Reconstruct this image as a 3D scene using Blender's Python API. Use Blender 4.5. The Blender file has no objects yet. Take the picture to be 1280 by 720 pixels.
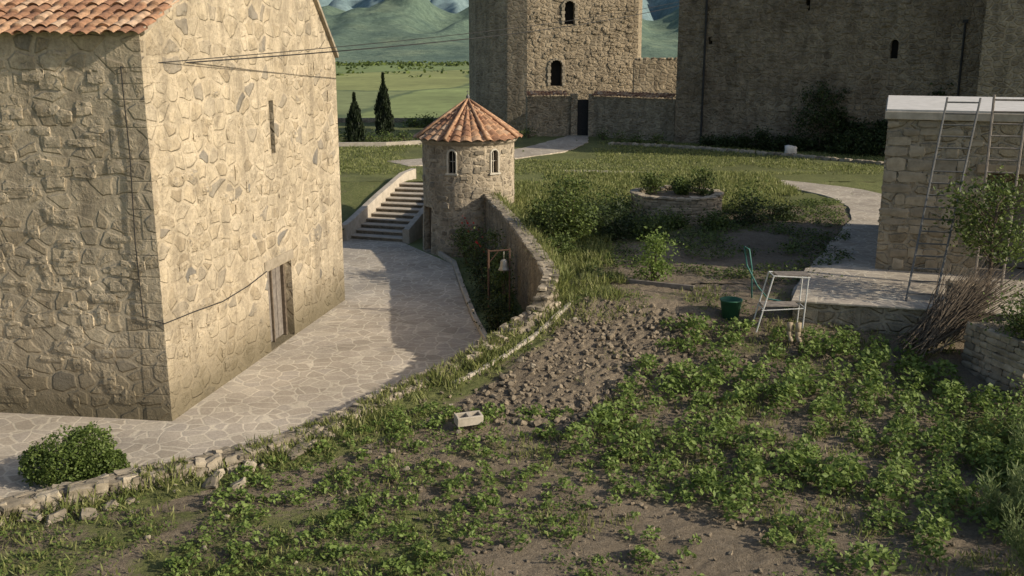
import bpy, math, random
import numpy as np
from mathutils import Vector, noise as mn
random.seed(4); rng=np.random.default_rng(7)
scn=bpy.context.scene
# ------------------------------------------------------------------ materials
def newmat(name,rough=.9):
    m=bpy.data.materials.new(name); m.use_nodes=True
    nt=m.node_tree; b=nt.nodes['Principled BSDF']; b.inputs['Roughness'].default_value=rough
    b.inputs['Specular IOR Level'].default_value=.25
    return m,nt,b
def nd(nt,t,**k):
    n=nt.nodes.new(t)
    for a,v in k.items():
        if a in n.inputs.keys(): n.inputs[a].default_value=v
        else: setattr(n,a,v)
    return n
def ramp(nt,fac,stops,interp='LINEAR'):
    r=nt.nodes.new('ShaderNodeValToRGB'); e=r.color_ramp.elements; r.color_ramp.interpolation=interp
    while len(e)<len(stops): e.new(.5)
    for i,(p,c) in enumerate(stops):
        e[i].position=p; e[i].color=(c[0],c[1],c[2],1) if not isinstance(c,(int,float)) else (c,c,c,1)
    nt.links.new(fac,r.inputs[0]); return r.outputs[0]
def mix(nt,fac,a,b,mode='MIX'):
    n=nt.nodes.new('ShaderNodeMix'); n.data_type='RGBA'; n.blend_type=mode
    for idx,v in ((0,fac),(6,a),(7,b)):
        if hasattr(v,'is_linked'): nt.links.new(v,n.inputs[idx])
        elif isinstance(v,(int,float)): n.inputs[idx].default_value=v if idx==0 else (v,v,v,1)
        else: n.inputs[idx].default_value=(v[0],v[1],v[2],1)
    return n.outputs[2]
def math_(nt,op,a,b=0.,c=0.):
    n=nt.nodes.new('ShaderNodeMath'); n.operation=op
    for i,v in enumerate((a,b,c)):
        if isinstance(v,(int,float)): n.inputs[i].default_value=v
        else: nt.links.new(v,n.inputs[i])
    return n.outputs[0]
def distort_(nt,o,amt,dscale):
    nz=nd(nt,'ShaderNodeTexNoise',Scale=dscale,Detail=2.); nt.links.new(o,nz.inputs['Vector'])
    s=nd(nt,'ShaderNodeVectorMath',operation='MULTIPLY_ADD'); nt.links.new(nz.outputs['Color'],s.inputs[0])
    s.inputs[1].default_value=(amt,)*3; nt.links.new(o,s.inputs[2]); return s.outputs[0]
def coord(nt,scale=(1,1,1),distort=0,dscale=1.):
    tc=nt.nodes.new('ShaderNodeTexCoord'); o=tc.outputs['Object']
    if distort: o=distort_(nt,o,distort,dscale)
    mp=nt.nodes.new('ShaderNodeMapping'); mp.inputs['Scale'].default_value=scale
    nt.links.new(o,mp.inputs['Vector']); return mp.outputs[0]
def wallcoord(nt,sx,sz,distort,dscale):
    # (distance along the wall, height) so that the masonry lies in courses on any vertical face
    tc=nt.nodes.new('ShaderNodeTexCoord'); o=distort_(nt,tc.outputs['Object'],distort,dscale)
    g=nt.nodes.new('ShaderNodeNewGeometry'); cr=nd(nt,'ShaderNodeVectorMath',operation='CROSS_PRODUCT'); cr.inputs[0].default_value=(0,0,1); nt.links.new(g.outputs['True Normal'],cr.inputs[1])
    dt=nd(nt,'ShaderNodeVectorMath',operation='DOT_PRODUCT'); nt.links.new(cr.outputs[0],dt.inputs[0]); nt.links.new(o,dt.inputs[1])
    s=nt.nodes.new('ShaderNodeSeparateXYZ'); nt.links.new(o,s.inputs[0])
    c=nt.nodes.new('ShaderNodeCombineXYZ'); nt.links.new(math_(nt,'MULTIPLY',dt.outputs['Value'],sx),c.inputs[0]); nt.links.new(math_(nt,'MULTIPLY',s.outputs[2],sz),c.inputs[1]); return c.outputs[0]
def noise(nt,vec,scale,detail=4.,rough=.6):
    n=nd(nt,'ShaderNodeTexNoise',Scale=scale,Detail=detail,Roughness=rough)
    nt.links.new(vec,n.inputs['Vector']); return n.outputs['Fac']
def bump(nt,b,h,strength=.6,dist=.05):
    n=nd(nt,'ShaderNodeBump',Strength=strength,Distance=dist); nt.links.new(h,n.inputs['Height'])
    nt.links.new(n.outputs[0],b.inputs['Normal'])
def stone(name,sc=2.,zst=1.7,cols=None,mortar=(.4,.33,.23),mw=.05,bs=.8,bd=.07,stain=(.16,.13,.09),moss=0.,smear=.45,rnd=.8,stn=.55,coursed=True):
    m,nt,b=newmat(name,.92)
    if coursed: v=wallcoord(nt,sc,sc*zst,.34,1.1); D='2D'
    else: v=coord(nt,(sc,sc,sc*zst),.3,1.6); D='3D'
    vo=nd(nt,'ShaderNodeTexVoronoi',voronoi_dimensions=D,Scale=1.,Randomness=rnd); nt.links.new(v,vo.inputs['Vector'])
    ve=nd(nt,'ShaderNodeTexVoronoi',voronoi_dimensions=D,feature='DISTANCE_TO_EDGE',Scale=1.,Randomness=rnd); nt.links.new(v,ve.inputs['Vector'])
    sp=nt.nodes.new('ShaderNodeSeparateColor'); nt.links.new(vo.outputs['Color'],sp.inputs[0])
    raw=coord(nt)
    big=noise(nt,raw,.35,3.); med=noise(nt,raw,2.2,5.,.65); fine=noise(nt,raw,13.,5.,.72)
    streak=noise(nt,coord(nt,(1.6,1.6,.22)),1.,4.,.6)
    c=ramp(nt,sp.outputs[0],cols)
    th=math_(nt,'MULTIPLY',med,mw*2.6)
    e0=math_(nt,'SUBTRACT',ve.outputs['Distance'],th)
    e=nd(nt,'ShaderNodeMapRange',interpolation_type='SMOOTHSTEP'); nt.links.new(e0,e.inputs[0]); e.inputs[1].default_value=0.; e.inputs[2].default_value=mw*1.8
    sm=math_(nt,'MULTIPLY_ADD',sp.outputs[1],.5,math_(nt,'MULTIPLY',med,1.1))
    sm=ramp(nt,sm,[(smear,.08),(smear+.22,1.)])
    ef=math_(nt,'MULTIPLY',e.outputs[0],sm)
    col=mix(nt,ef,mortar,c)
    col=mix(nt,1.,col,ramp(nt,fine,[(.25,.58),(.5,1.),(.8,1.2)]),'MULTIPLY')
    col=mix(nt,ramp(nt,big,[(.42,0.),(.72,stn)]),col,stain)
    col=mix(nt,1.,col,ramp(nt,med,[(.3,.68),(.6,1.08)]),'MULTIPLY')
    col=mix(nt,1.,col,ramp(nt,streak,[(.32,.74),(.55,1.04)]),'MULTIPLY')
    if moss>0:
        tc=nt.nodes.new('ShaderNodeTexCoord'); s=nt.nodes.new('ShaderNodeSeparateXYZ'); nt.links.new(tc.outputs['Object'],s.inputs[0])
        z=math_(nt,'MULTIPLY_ADD',med,-1.4,s.outputs[2])
        mf=nd(nt,'ShaderNodeMapRange'); nt.links.new(z,mf.inputs[0]); mf.inputs[1].default_value=-.4;mf.inputs[2].default_value=moss;mf.inputs[3].default_value=.85;mf.inputs[4].default_value=0
        col=mix(nt,mf.outputs[0],col,(.12,.10,.06))
    nt.links.new(col,b.inputs['Base Color'])
    h=math_(nt,'MULTIPLY_ADD',ef,.6,math_(nt,'MULTIPLY',fine,.6))
    h=math_(nt,'ADD',h,math_(nt,'MULTIPLY',math_(nt,'MULTIPLY',sp.outputs[2],ef),.35)); h=math_(nt,'ADD',h,math_(nt,'MULTIPLY',med,.8))
    bump(nt,b,h,bs,bd); return m
def simple(name,c1,c2,scale=8.,rough=.85,bs=.3,bd=.01,metal=0.,island=0.):
    m,nt,b=newmat(name,rough); v=coord(nt); n=noise(nt,v,scale,5.,.65); c=ramp(nt,n,[(.3,c1),(.7,c2)])
    if island:
        g=nt.nodes.new('ShaderNodeNewGeometry'); c=mix(nt,1.,c,ramp(nt,g.outputs['Random Per Island'],[(0.,1-island),(1.,1+island*.6)]),'MULTIPLY')
    nt.links.new(c,b.inputs['Base Color']); b.inputs['Metallic'].default_value=metal
    bump(nt,b,n,bs,bd); return m
def leafmat(name,cols,trans=.3):
    m,nt,b=newmat(name,.55); g=nt.nodes.new('ShaderNodeNewGeometry')
    raw=coord(nt); n=noise(nt,raw,.9,2.)
    f=math_(nt,'ADD',math_(nt,'MULTIPLY',g.outputs['Random Per Island'],.6),math_(nt,'MULTIPLY',n,.45))
    c=ramp(nt,f,cols); nt.links.new(c,b.inputs['Base Color'])
    t=nt.nodes.new('ShaderNodeBsdfTranslucent'); nt.links.new(c,t.inputs[0])
    ms=nt.nodes.new('ShaderNodeMixShader'); ms.inputs[0].default_value=trans
    nt.links.new(b.outputs[0],ms.inputs[1]); nt.links.new(t.outputs[0],ms.inputs[2])
    nt.links.new(ms.outputs[0],nt.nodes['Material Output'].inputs[0]); return m
M={}
M['church']=stone('church_stone',1.75,1.4,[(0.,(.34,.275,.185)),(.3,(.45,.37,.255)),(.6,(.49,.41,.29)),(.86,(.41,.345,.25)),(.95,(.28,.245,.19)),(1.,(.2,.185,.16))],(.475,.395,.28),.05,.8,.07,stain=(.34,.275,.185),moss=1.1,smear=.6,rnd=.88)
M['turret']=stone('turret_stone',3.2,1.5,[(0.,(.22,.18,.13)),(.5,(.40,.33,.23)),(1.,(.30,.26,.2))],(.44,.365,.265),.06,.8,.05,stain=(.27,.22,.155),coursed=False)
M['castle']=stone('castle_stone',1.9,1.6,[(0.,(.2,.155,.105)),(.5,(.37,.295,.2)),(1.,(.27,.22,.155))],(.31,.25,.17),.07,1.,.14,stain=(.18,.135,.09),rnd=.9,stn=.75)
M['tower']=stone('tower_stone',1.9,1.6,[(0.,(.25,.195,.13)),(.5,(.42,.34,.23)),(1.,(.31,.255,.18))],(.40,.325,.225),.07,1.,.14,stain=(.29,.23,.15),rnd=.9)
M['retain']=stone('retaining_stone',2.6,1.6,[(0.,(.2,.165,.115)),(.5,(.33,.275,.195)),(1.,(.26,.225,.17))],(.28,.235,.17),.06,.9,.09,coursed=False)
M['annexe']=stone('annexe_stone',1.8,1.6,[(0.,(.25,.205,.14)),(.5,(.41,.345,.245)),(1.,(.33,.29,.22))],(.37,.32,.24),.06,1.,.1,stain=(.25,.21,.15),rnd=.85)
M['loose']=simple('loose_stone',(.22,.185,.135),(.37,.315,.235),5.,.9,.7,.03,island=.4)
M['dress']=simple('dressed_stone',(.25,.21,.15),(.4,.34,.255),5.,.9,.7,.03,island=.25)
M['concrete']=simple('concrete',(.33,.29,.23),(.5,.44,.36),3.,.9,.5,.02)
M['whiteconc']=simple('pale_concrete',(.45,.43,.39),(.62,.59,.55),3.,.9,.2,.01)
M['frame']=simple('window_frame_stone',(.42,.38,.3),(.54,.5,.42),6.)
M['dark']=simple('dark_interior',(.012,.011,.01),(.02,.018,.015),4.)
M['metal']=simple('grey_metal',(.09,.09,.085),(.16,.155,.145),10.,.6,.1,.003,.2)
M['white']=simple('white_paint',(.42,.42,.4),(.62,.61,.58),10.,.5,.1,.003)
M['rust']=simple('rusty_metal',(.07,.04,.028),(.13,.075,.05),14.,.8)
M['bronze']=simple('bell_bronze',(.28,.26,.22),(.4,.37,.31),10.,.45,.1,.003,.5)
M['cable']=simple('black_cable',(.02,.02,.02),(.035,.033,.03),10.,.7)
M['wood']=simple('grey_wood',(.14,.12,.10),(.27,.235,.2),7.,.85,.6,.01,island=.2)
M['lwood']=simple('pale_wood',(.26,.2,.13),(.38,.31,.22),7.,.85)
M['bark']=simple('bark',(.07,.052,.036),(.15,.115,.085),9.,.95,.8,.02)
M['stick']=simple('dry_sticks',(.07,.055,.04),(.16,.125,.09),9.,.95,island=.4)
M['bucket']=simple('green_plastic',(.03,.10,.06),(.04,.125,.075),5.,.45,.05,.002)
M['hose']=simple('teal_hose',(.04,.13,.11),(.05,.17,.15),5.,.5)
M['soilm']=simple('planter_soil',(.10,.08,.055),(.19,.15,.105),6.,1.,1.,.05)
M['clod']=simple('soil_clod',(.15,.12,.085),(.27,.22,.155),9.,1.,1.,.03,island=.25)
GR=[(0.2,(.035,.05,.014)),(.5,(.085,.12,.03)),(.8,(.155,.2,.05)),(1.,(.22,.26,.08))]
M['potato']=leafmat('potato_leaf',[(0.15,(.08,.12,.026)),(.5,(.165,.235,.055)),(.85,(.25,.32,.09)),(1.,(.33,.38,.13))],.38)
M['shrub']=leafmat('shrub_leaf',GR)
M['dshrub']=leafmat('dark_shrub_leaf',[(0.2,(.02,.03,.011)),(.6,(.045,.066,.021)),(1.,(.09,.115,.038))])
M['cypress']=leafmat('cypress_leaf',[(0.2,(.008,.013,.006)),(.6,(.018,.028,.011)),(1.,(.035,.05,.018))],.1)
M['grass']=leafmat('grass_blade',[(0.2,(.10,.125,.034)),(.5,(.2,.225,.07)),(.8,(.3,.3,.12)),(1.,(.4,.36,.2))],.38)
M['feather']=leafmat('feathery_leaf',[(0.2,(.1,.14,.05)),(.6,(.19,.24,.09)),(1.,(.31,.34,.15))],.35)
M['boxw']=leafmat('boxwood_leaf',[(0.2,(.055,.085,.018)),(.6,(.12,.17,.038)),(1.,(.21,.25,.08))])
M['flower']=simple('red_flower',(.4,.02,.02),(.5,.05,.04),5.)
def tilemat():
    m,nt,b=newmat('terracotta_tile',.85); a=nd(nt,'ShaderNodeAttribute',attribute_name='rnd')
    v=coord(nt); n=noise(nt,v,7.,6.,.7)
    c=ramp(nt,a.outputs['Fac'],[(0.,(.22,.115,.07)),(.35,(.35,.19,.11)),(.7,(.44,.265,.155)),(1.,(.52,.37,.25))])
    c=mix(nt,1.,c,ramp(nt,n,[(.3,.45),(.6,1.1)]),'MULTIPLY')
    nt.links.new(c,b.inputs['Base Color']); bump(nt,b,n,.4,.02); return m
M['tile']=tilemat()
def paving(name,sc=1.7,k=1.):
    m,nt,b=newmat(name,.85); v=coord(nt,(sc,sc,0.),.25,1.2)
    vo=nd(nt,'ShaderNodeTexVoronoi',Scale=1.,Randomness=1.); ve=nd(nt,'ShaderNodeTexVoronoi',feature='DISTANCE_TO_EDGE',Scale=1.,Randomness=1.)
    nt.links.new(v,vo.inputs['Vector']);nt.links.new(v,ve.inputs['Vector'])
    sp=nt.nodes.new('ShaderNodeSeparateColor'); nt.links.new(vo.outputs['Color'],sp.inputs[0])
    raw=coord(nt); big=noise(nt,raw,.5,4.); fine=noise(nt,raw,12.,5.,.7)
    c=ramp(nt,sp.outputs[0],[(0.,(.38*k,.325*k,.255*k)),(.4,(.45*k,.385*k,.305*k)),(.75,(.42*k,.365*k,.30*k)),(1.,(.49*k,.425*k,.335*k))])
    e=nd(nt,'ShaderNodeMapRange',interpolation_type='SMOOTHSTEP'); nt.links.new(ve.outputs['Distance'],e.inputs[0]); e.inputs[1].default_value=.02; e.inputs[2].default_value=.07
    c=mix(nt,e.outputs[0],(.58*k,.51*k,.40*k),c)
    c=mix(nt,1.,c,ramp(nt,fine,[(.25,.72),(.7,1.12)]),'MULTIPLY'); c=mix(nt,1.,c,ramp(nt,big,[(.3,.72),(.65,1.08)]),'MULTIPLY')
    nt.links.new(c,b.inputs['Base Color']); h=math_(nt,'MULTIPLY_ADD',e.outputs[0],.5,fine); bump(nt,b,h,.4,.02); return m
M['pave']=paving('flagstone_paving',2.2); M['pave2']=paving('path_paving',2.2,.9)
def groundmat():
    m,nt,b=newmat('garden_ground',1.); a=nd(nt,'ShaderNodeAttribute',attribute_name='green')
    raw=coord(nt); n1=noise(nt,raw,1.1,5.,.65); n2=noise(nt,raw,9.,6.,.75); n3=noise(nt,raw,40.,3.,.7); n0=noise(nt,raw,.3,3.)
    soil=ramp(nt,n2,[(.25,(.125,.098,.066)),(.5,(.22,.175,.122)),(.8,(.31,.255,.183))])
    gr=ramp(nt,n2,[(.25,(.07,.085,.026)),(.5,(.14,.155,.052)),(.8,(.26,.24,.105))])
    f=math_(nt,'ADD',a.outputs['Fac'],math_(nt,'MULTIPLY_ADD',n1,1.6,-.8)); f=math_(nt,'ADD',f,math_(nt,'MULTIPLY_ADD',n2,.8,-.4))
    f=ramp(nt,f,[(.4,0.),(.62,1.)])
    c=mix(nt,f,soil,gr); c=mix(nt,1.,c,ramp(nt,n3,[(.3,.65),(.65,1.12)]),'MULTIPLY'); c=mix(nt,1.,c,ramp(nt,n0,[(.3,.7),(.65,1.08)]),'MULTIPLY')
    nt.links.new(c,b.inputs['Base Color']); h=math_(nt,'ADD',n2,math_(nt,'MULTIPLY',n3,.4)); bump(nt,b,h,.9,.06); return m
M['ground']=groundmat()
def valleymat():
    m,nt,b=newmat('valley_fields',1.); v=coord(nt,(.003,.0014,0.),60.,.004)
    raw=coord(nt,(1,1,0)); vo=nd(nt,'ShaderNodeTexVoronoi',Scale=1.,Randomness=.8); nt.links.new(v,vo.inputs['Vector'])
    ve=nd(nt,'ShaderNodeTexVoronoi',feature='DISTANCE_TO_EDGE',Scale=1.,Randomness=.8); nt.links.new(v,ve.inputs['Vector'])
    sp=nt.nodes.new('ShaderNodeSeparateColor'); nt.links.new(vo.outputs['Color'],sp.inputs[0])
    n=noise(nt,raw,.006,6.,.65); n2=noise(nt,raw,.06,6.,.75)
    c=ramp(nt,sp.outputs[0],[(0.,(.16,.215,.075)),(.35,(.22,.265,.095)),(.6,(.26,.29,.115)),(.85,(.21,.24,.10)),(.93,(.45,.42,.08)),(1.,(.28,.29,.12))])  # field colours include the distance haze tint; no haze in the air
    c=mix(nt,1.,c,ramp(nt,n,[(.3,.68),(.65,1.12)]),'MULTIPLY'); c=mix(nt,1.,c,ramp(nt,n2,[(.3,.7),(.65,1.12)]),'MULTIPLY')
    hd=math_(nt,'ADD',ve.outputs['Distance'],math_(nt,'MULTIPLY_ADD',n2,.06,-.03))
    c=mix(nt,ramp(nt,hd,[(.008,.75),(.02,0.)]),c,(.07,.10,.045))
    nt.links.new(c,b.inputs['Base Color']); return m
M['valley']=valleymat()
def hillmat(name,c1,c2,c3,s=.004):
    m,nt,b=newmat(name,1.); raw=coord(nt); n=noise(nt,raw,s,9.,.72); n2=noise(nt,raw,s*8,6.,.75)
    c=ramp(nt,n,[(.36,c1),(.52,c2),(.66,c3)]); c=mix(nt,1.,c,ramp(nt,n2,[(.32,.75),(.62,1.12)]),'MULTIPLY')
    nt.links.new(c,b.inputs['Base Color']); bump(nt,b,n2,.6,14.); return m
# ------------------------------------------------------------------ mesh helpers
class MB:
    def __init__(s): s.v=[];s.f=[];s.mi=[];s.n=0
    def add(s,v,f,mi=0):
        v=np.asarray(v,float).reshape(-1,3); s.v.append(v)
        f=[tuple(int(i)+s.n for i in q) for q in f]; s.f+=f; s.mi+=[mi]*len(f); s.n+=len(v)
    def addq(s,v,nq,mi=0):
        s.v.append(v.reshape(-1,3)); a=(np.arange(nq*4)+s.n).reshape(-1,4).tolist(); s.f+=a; s.mi+=[mi]*nq; s.n+=nq*4
    def box(s,c,size,rz=0,mi=0,rx=0):
        x,y,z=[d/2 for d in size]; p=np.array([[a*x,b*y,d*z] for d in(-1,1) for b in(-1,1) for a in(-1,1)])
        cx,sx=math.cos(rx),math.sin(rx); p=p@np.array([[1,0,0],[0,cx,sx],[0,-sx,cx]])
        cc,ss=math.cos(rz),math.sin(rz); p=p@np.array([[cc,ss,0],[-ss,cc,0],[0,0,1]])+np.array(c)
        s.add(p,[(0,2,3,1),(4,5,7,6),(0,1,5,4),(2,6,7,3),(0,4,6,2),(1,3,7,5)],mi)
    def tube(s,pts,r,mi=0,k=6):
        pts=[Vector(p) for p in pts]; n=len(pts); r=[r]*n if isinstance(r,(int,float)) else r; V=[];F=[]
        for i,p in enumerate(pts):
            d=(pts[min(i+1,n-1)]-pts[max(i-1,0)]).normalized(); a=d.orthogonal().normalized() if i==0 else (pa-d*pa.dot(d)).normalized(); pa=a; b=d.cross(a)
            for j in range(k):
                t=2*math.pi*j/k; V.append(tuple(p+(a*math.cos(t)+b*math.sin(t))*r[i]))
        for i in range(n-1):
            for j in range(k): F.append((i*k+j,i*k+(j+1)%k,(i+1)*k+(j+1)%k,(i+1)*k+j))
        F.append(tuple(range(k))[::-1]); F.append(tuple((n-1)*k+j for j in range(k))); s.add(V,F,mi)
    def prism(s,pts,z0,z1,mi=0):
        n=len(pts); z1=z1 if hasattr(z1,'__len__') else [z1]*n
        V=[(p[0],p[1],z0) for p in pts]+[(p[0],p[1],z1[i]) for i,p in enumerate(pts)]
        F=[(i,(i+1)%n,n+(i+1)%n,n+i) for i in range(n)]+[tuple(range(n))[::-1],tuple(range(n,2*n))]; s.add(V,F,mi)
    def lathe(s,prof,c,k=24,mi=0):
        V=[];F=[]
        for r,z in prof:
            for j in range(k): t=2*math.pi*j/k; V.append((c[0]+r*math.cos(t),c[1]+r*math.sin(t),c[2]+z))
        for i in range(len(prof)-1):
            for j in range(k): F.append((i*k+j,i*k+(j+1)%k,(i+1)*k+(j+1)%k,(i+1)*k+j))
        s.add(V,F,mi)
    def build(s,name,mats,smooth=False,parent=None,bevel=0,recalc=False):
        me=bpy.data.meshes.new(name); me.from_pydata(np.concatenate(s.v).tolist(),[],s.f)
        for m in mats: me.materials.append(m)
        me.polygons.foreach_set('material_index',s.mi)
        if smooth: me.polygons.foreach_set('use_smooth',[True]*len(s.f))
        me.update(); o=bpy.data.objects.new(name,me); scn.collection.objects.link(o)
        if recalc:
            import bmesh
            bm=bmesh.new(); bm.from_mesh(me); bmesh.ops.recalc_face_normals(bm,faces=bm.faces); bm.to_mesh(me); bm.free()
        if parent: o.parent=parent
        if bevel:
            b=o.modifiers.new('b','BEVEL'); b.width=bevel; b.segments=2; b.limit_method='ANGLE'
        return o
def empty(name):
    o=bpy.data.objects.new(name,None); scn.collection.objects.link(o); return o
def cut(o,cutter):
    m=o.modifiers.new('c','BOOLEAN'); m.object=cutter; m.operation='DIFFERENCE'; m.solver='EXACT'
    dg=bpy.context.evaluated_depsgraph_get(); me=bpy.data.meshes.new_from_object(o.evaluated_get(dg)); o.modifiers.remove(m)
    o.data=me; bpy.data.objects.remove(cutter)
def leafquads(P,size,up=.5,asp=.55,jit=.35):
    n=len(P); nrm=rng.normal(size=(n,3)); nrm/=np.linalg.norm(nrm,axis=1)[:,None]; nrm[:,2]=np.abs(nrm[:,2])+up; nrm/=np.linalg.norm(nrm,axis=1)[:,None]
    a=rng.normal(size=(n,3)); a-=nrm*(a*nrm).sum(1)[:,None]; a/=np.linalg.norm(a,axis=1)[:,None]; b=np.cross(nrm,a)
    s=(size*(1+jit*rng.uniform(-1,1,n)))[:,None]
    return np.stack([P-a*s*.5,P+b*s*asp*.5-a*s*.05+nrm*s*.06,P+a*s*.5,P-b*s*asp*.5-a*s*.05+nrm*s*.06],1)
def bladequads(P,L,W,lean=.4):
    n=len(P); d=rng.normal(size=(n,3))*lean; d[:,2]=1; d/=np.linalg.norm(d,axis=1)[:,None]
    s=rng.normal(size=(n,3)); s[:,2]=0; s/=np.linalg.norm(s,axis=1)[:,None]; l=np.asarray(L*(.5+rng.uniform(0,.9,n)))[:,None]
    return np.stack([P-s*W*.3,P+d*l*.45+s*W*.5,P+d*l,P+d*l*.45-s*W*.5],1)
# ------------------------------------------------------------------ terrain definition
WL=np.array([(-30,12),(-14,15.5),(-9.9,17.8),(-8.,19.),(-5.9,20.25),(-4.4,21.6),(-3.1,23.3),(-1.7,24.7),(-.2,26.5),(1.2,28.05),(.9,31.4),(.56,34.1),(-.16,39.1),(-1.2,43.7),(-1.9,45),(-3.3,46.2),(-3.3,53)])
def xL(y): return np.interp(y,WL[:,1],WL[:,0])
def gz(y): return np.interp(y,[12,18,20,21.6,23.3,24.7,26.5,28.3,30,45,60],[.1,.12,.2,.4,.55,.8,1.2,1.75,1.83,1.88,1.9])
def inpoly(x,y,poly):
    r=np.zeros(np.shape(x),bool); n=len(poly)
    for i in range(n):
        x1,y1=poly[i];x2,y2=poly[(i+1)%n]
        c=((y1>y)!=(y2>y))&(x<(x2-x1)*(y-y1)/((y2-y1) or 1e-9)+x1); r^=c
    return r
PLOT=[(-1.6,22.0),(2.2,28.4),(5.4,27.4),(5.0,25.6),(1.3,21.4)]
BED=[(3.0,30.6),(5.6,29.5),(11,30.5),(14.,37),(15,44),(10,45.5),(9.5,38),(5.5,36.5),(3.2,35)]
def soft(x,y,poly,r=.6):
    acc=0.
    for dx,dy in ((0,0),(r,0),(-r,0),(0,r),(0,-r),(r*.7,r*.7),(-r*.7,r*.7),(r*.7,-r*.7),(-r*.7,-r*.7)): acc=acc+inpoly(x+dx,y+dy,poly)
    return acc/9.
def vn(x,y,s,seed=0.):
    return np.array([mn.noise((a*s,b*s,seed)) for a,b in zip(np.ravel(x),np.ravel(y))]).reshape(np.shape(x))
def greenness(x,y):
    g=np.full(np.shape(x),.5)
    g=np.where(y<30,.3,g)
    d=x-xL(y)
    g=np.where((y<30)&(d<2.0),.8,g)
    g=np.where((y<18.0)&(x<0),.5,g)
    g=np.where((y<19)&(x>-1)&(x<4.5),.1,g)
    g=np.where((x>10)&(y<22),.7,g)
    g=np.where((y>30)&(x<3),.8,g)
    g=np.where(y>45,.78,g); g=np.where((y>56),.85,g)
    pl=soft(x,y,PLOT); bd=soft(x,y,BED)*.8
    return g*(1-pl)*(1-bd)+.02
def gridmesh(name,ys,xf,nx,amp=.04,mat=None,zf=gz,zoff=0):
    Y=np.repeat(ys,nx).reshape(-1,nx); X=np.stack([np.linspace(*xf(y),nx) for y in ys])
    Z=zf(Y)+zoff
    pl=soft(X,Y,PLOT,.25)
    n1=vn(X,Y,.7); n2=vn(X,Y,3.,5.)
    Z=Z+n1*amp*1.3+n2*amp*.9
    n3=vn(X,Y,4.5,9.); n4=vn(X,Y,11.,3.); n5=vn(X,Y,6.3,21.)
    Z=Z+pl*(.03+np.abs(n3)*.12+n4*.06+np.abs(n5)*.06)+(1-pl)*(n4*.028+n5*.02)
    V=np.stack([X,Y,Z],-1).reshape(-1,3); ny=len(ys)
    i=np.arange((ny-1)*(nx-1)); r=i//(nx-1); c=i%(nx-1); a=r*nx+c
    me=bpy.data.meshes.new(name); me.from_pydata(V.tolist(),[],np.stack([a,a+1,a+nx+1,a+nx],1).tolist())
    at=me.attributes.new('green','FLOAT','POINT'); at.data.foreach_set('value',greenness(X,Y).ravel().astype(np.float32))
    me.polygons.foreach_set('use_smooth',[True]*len(me.polygons)); me.materials.append(mat or M['ground']); me.update()
    o=bpy.data.objects.new(name,me); scn.collection.objects.link(o); return o
gridmesh('garden_ground',np.arange(12,30.01,.085),lambda y:(float(xL(y))+.02,19.),330)
gridmesh('garden_ground.001',np.concatenate([np.arange(30.,53.01,.2)]),lambda y:(float(xL(y))+.02,40.),220,.06)
gridmesh('lawn',np.arange(53.,98.1,.6),lambda y:(-45.,60.),180,.06)
def rampz(y): return np.interp(y,[46,53],[.55,1.88])
gridmesh('lawn.001',np.arange(46.,53.01,.35),lambda y:(-30.,float(np.interp(y,[46.7,53],[-7.85,-5.95]))),60,.04,zf=rampz)
R=[0,20,40,56,62,70,85,105,130,160,200,260,350,500,700,1000,1400,2000,2800,4000,6000,9000,14000,22000]; K=96; V=[];F=[]
for r in R:
    for j in range(K):
        t=2*math.pi*j/K; x=5+r*math.cos(t); y=45+r*math.sin(t); z=np.interp(r,[0,56,75,200,330],[-.06,-.06,-6,-37,-40])
        if r>60: z+=mn.noise((x*.01,y*.01,0))*min(3,(r-60)*.05)
        V.append((x,y,z))
for i in range(len(R)-1):
    for j in range(K): F.append((i*K+j,i*K+(j+1)%K,(i+1)*K+(j+1)%K,(i+1)*K+j))
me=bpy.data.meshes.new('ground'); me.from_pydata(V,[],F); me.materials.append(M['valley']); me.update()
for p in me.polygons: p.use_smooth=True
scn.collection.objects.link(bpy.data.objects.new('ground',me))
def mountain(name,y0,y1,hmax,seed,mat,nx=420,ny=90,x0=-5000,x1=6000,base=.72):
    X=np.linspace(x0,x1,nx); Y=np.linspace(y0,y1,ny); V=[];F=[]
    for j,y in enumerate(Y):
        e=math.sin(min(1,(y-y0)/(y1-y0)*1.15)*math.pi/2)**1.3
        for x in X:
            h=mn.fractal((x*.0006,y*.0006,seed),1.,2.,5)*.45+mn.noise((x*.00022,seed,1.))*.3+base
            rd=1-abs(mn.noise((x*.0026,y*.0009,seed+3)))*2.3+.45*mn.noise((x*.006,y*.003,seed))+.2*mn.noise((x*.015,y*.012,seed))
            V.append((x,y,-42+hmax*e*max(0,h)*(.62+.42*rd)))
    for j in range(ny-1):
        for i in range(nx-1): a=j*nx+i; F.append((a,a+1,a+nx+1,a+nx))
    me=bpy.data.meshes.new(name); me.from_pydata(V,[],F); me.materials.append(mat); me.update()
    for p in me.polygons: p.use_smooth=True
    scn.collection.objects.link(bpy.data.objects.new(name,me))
mountain('hills',2700,4600,250,2.3,hillmat('hazy_hill_woods',(.085,.13,.10),(.12,.17,.12),(.18,.225,.145)))  # woods with aerial haze mixed into the base colours
mountain('mountains',5000,8500,520,7.1,hillmat('hazy_mountain_woods',(.13,.19,.2),(.155,.22,.225),(.2,.265,.26),.0025),base=.9)  # bluer woods: the stronger haze of the far ridge is painted in
mb=MB(); P=[]
for i in range(700):
    x=rng.uniform(-1100,1600); y=rng.uniform(1500,2690) if rng.random()<.35 else rng.uniform(2350,2690); s=rng.uniform(3,7)
    P.append(np.array([x,y,-40])+rng.normal(size=(10,3))*[s*2.2,s,s*.35]+[0,0,s*.4])
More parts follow.
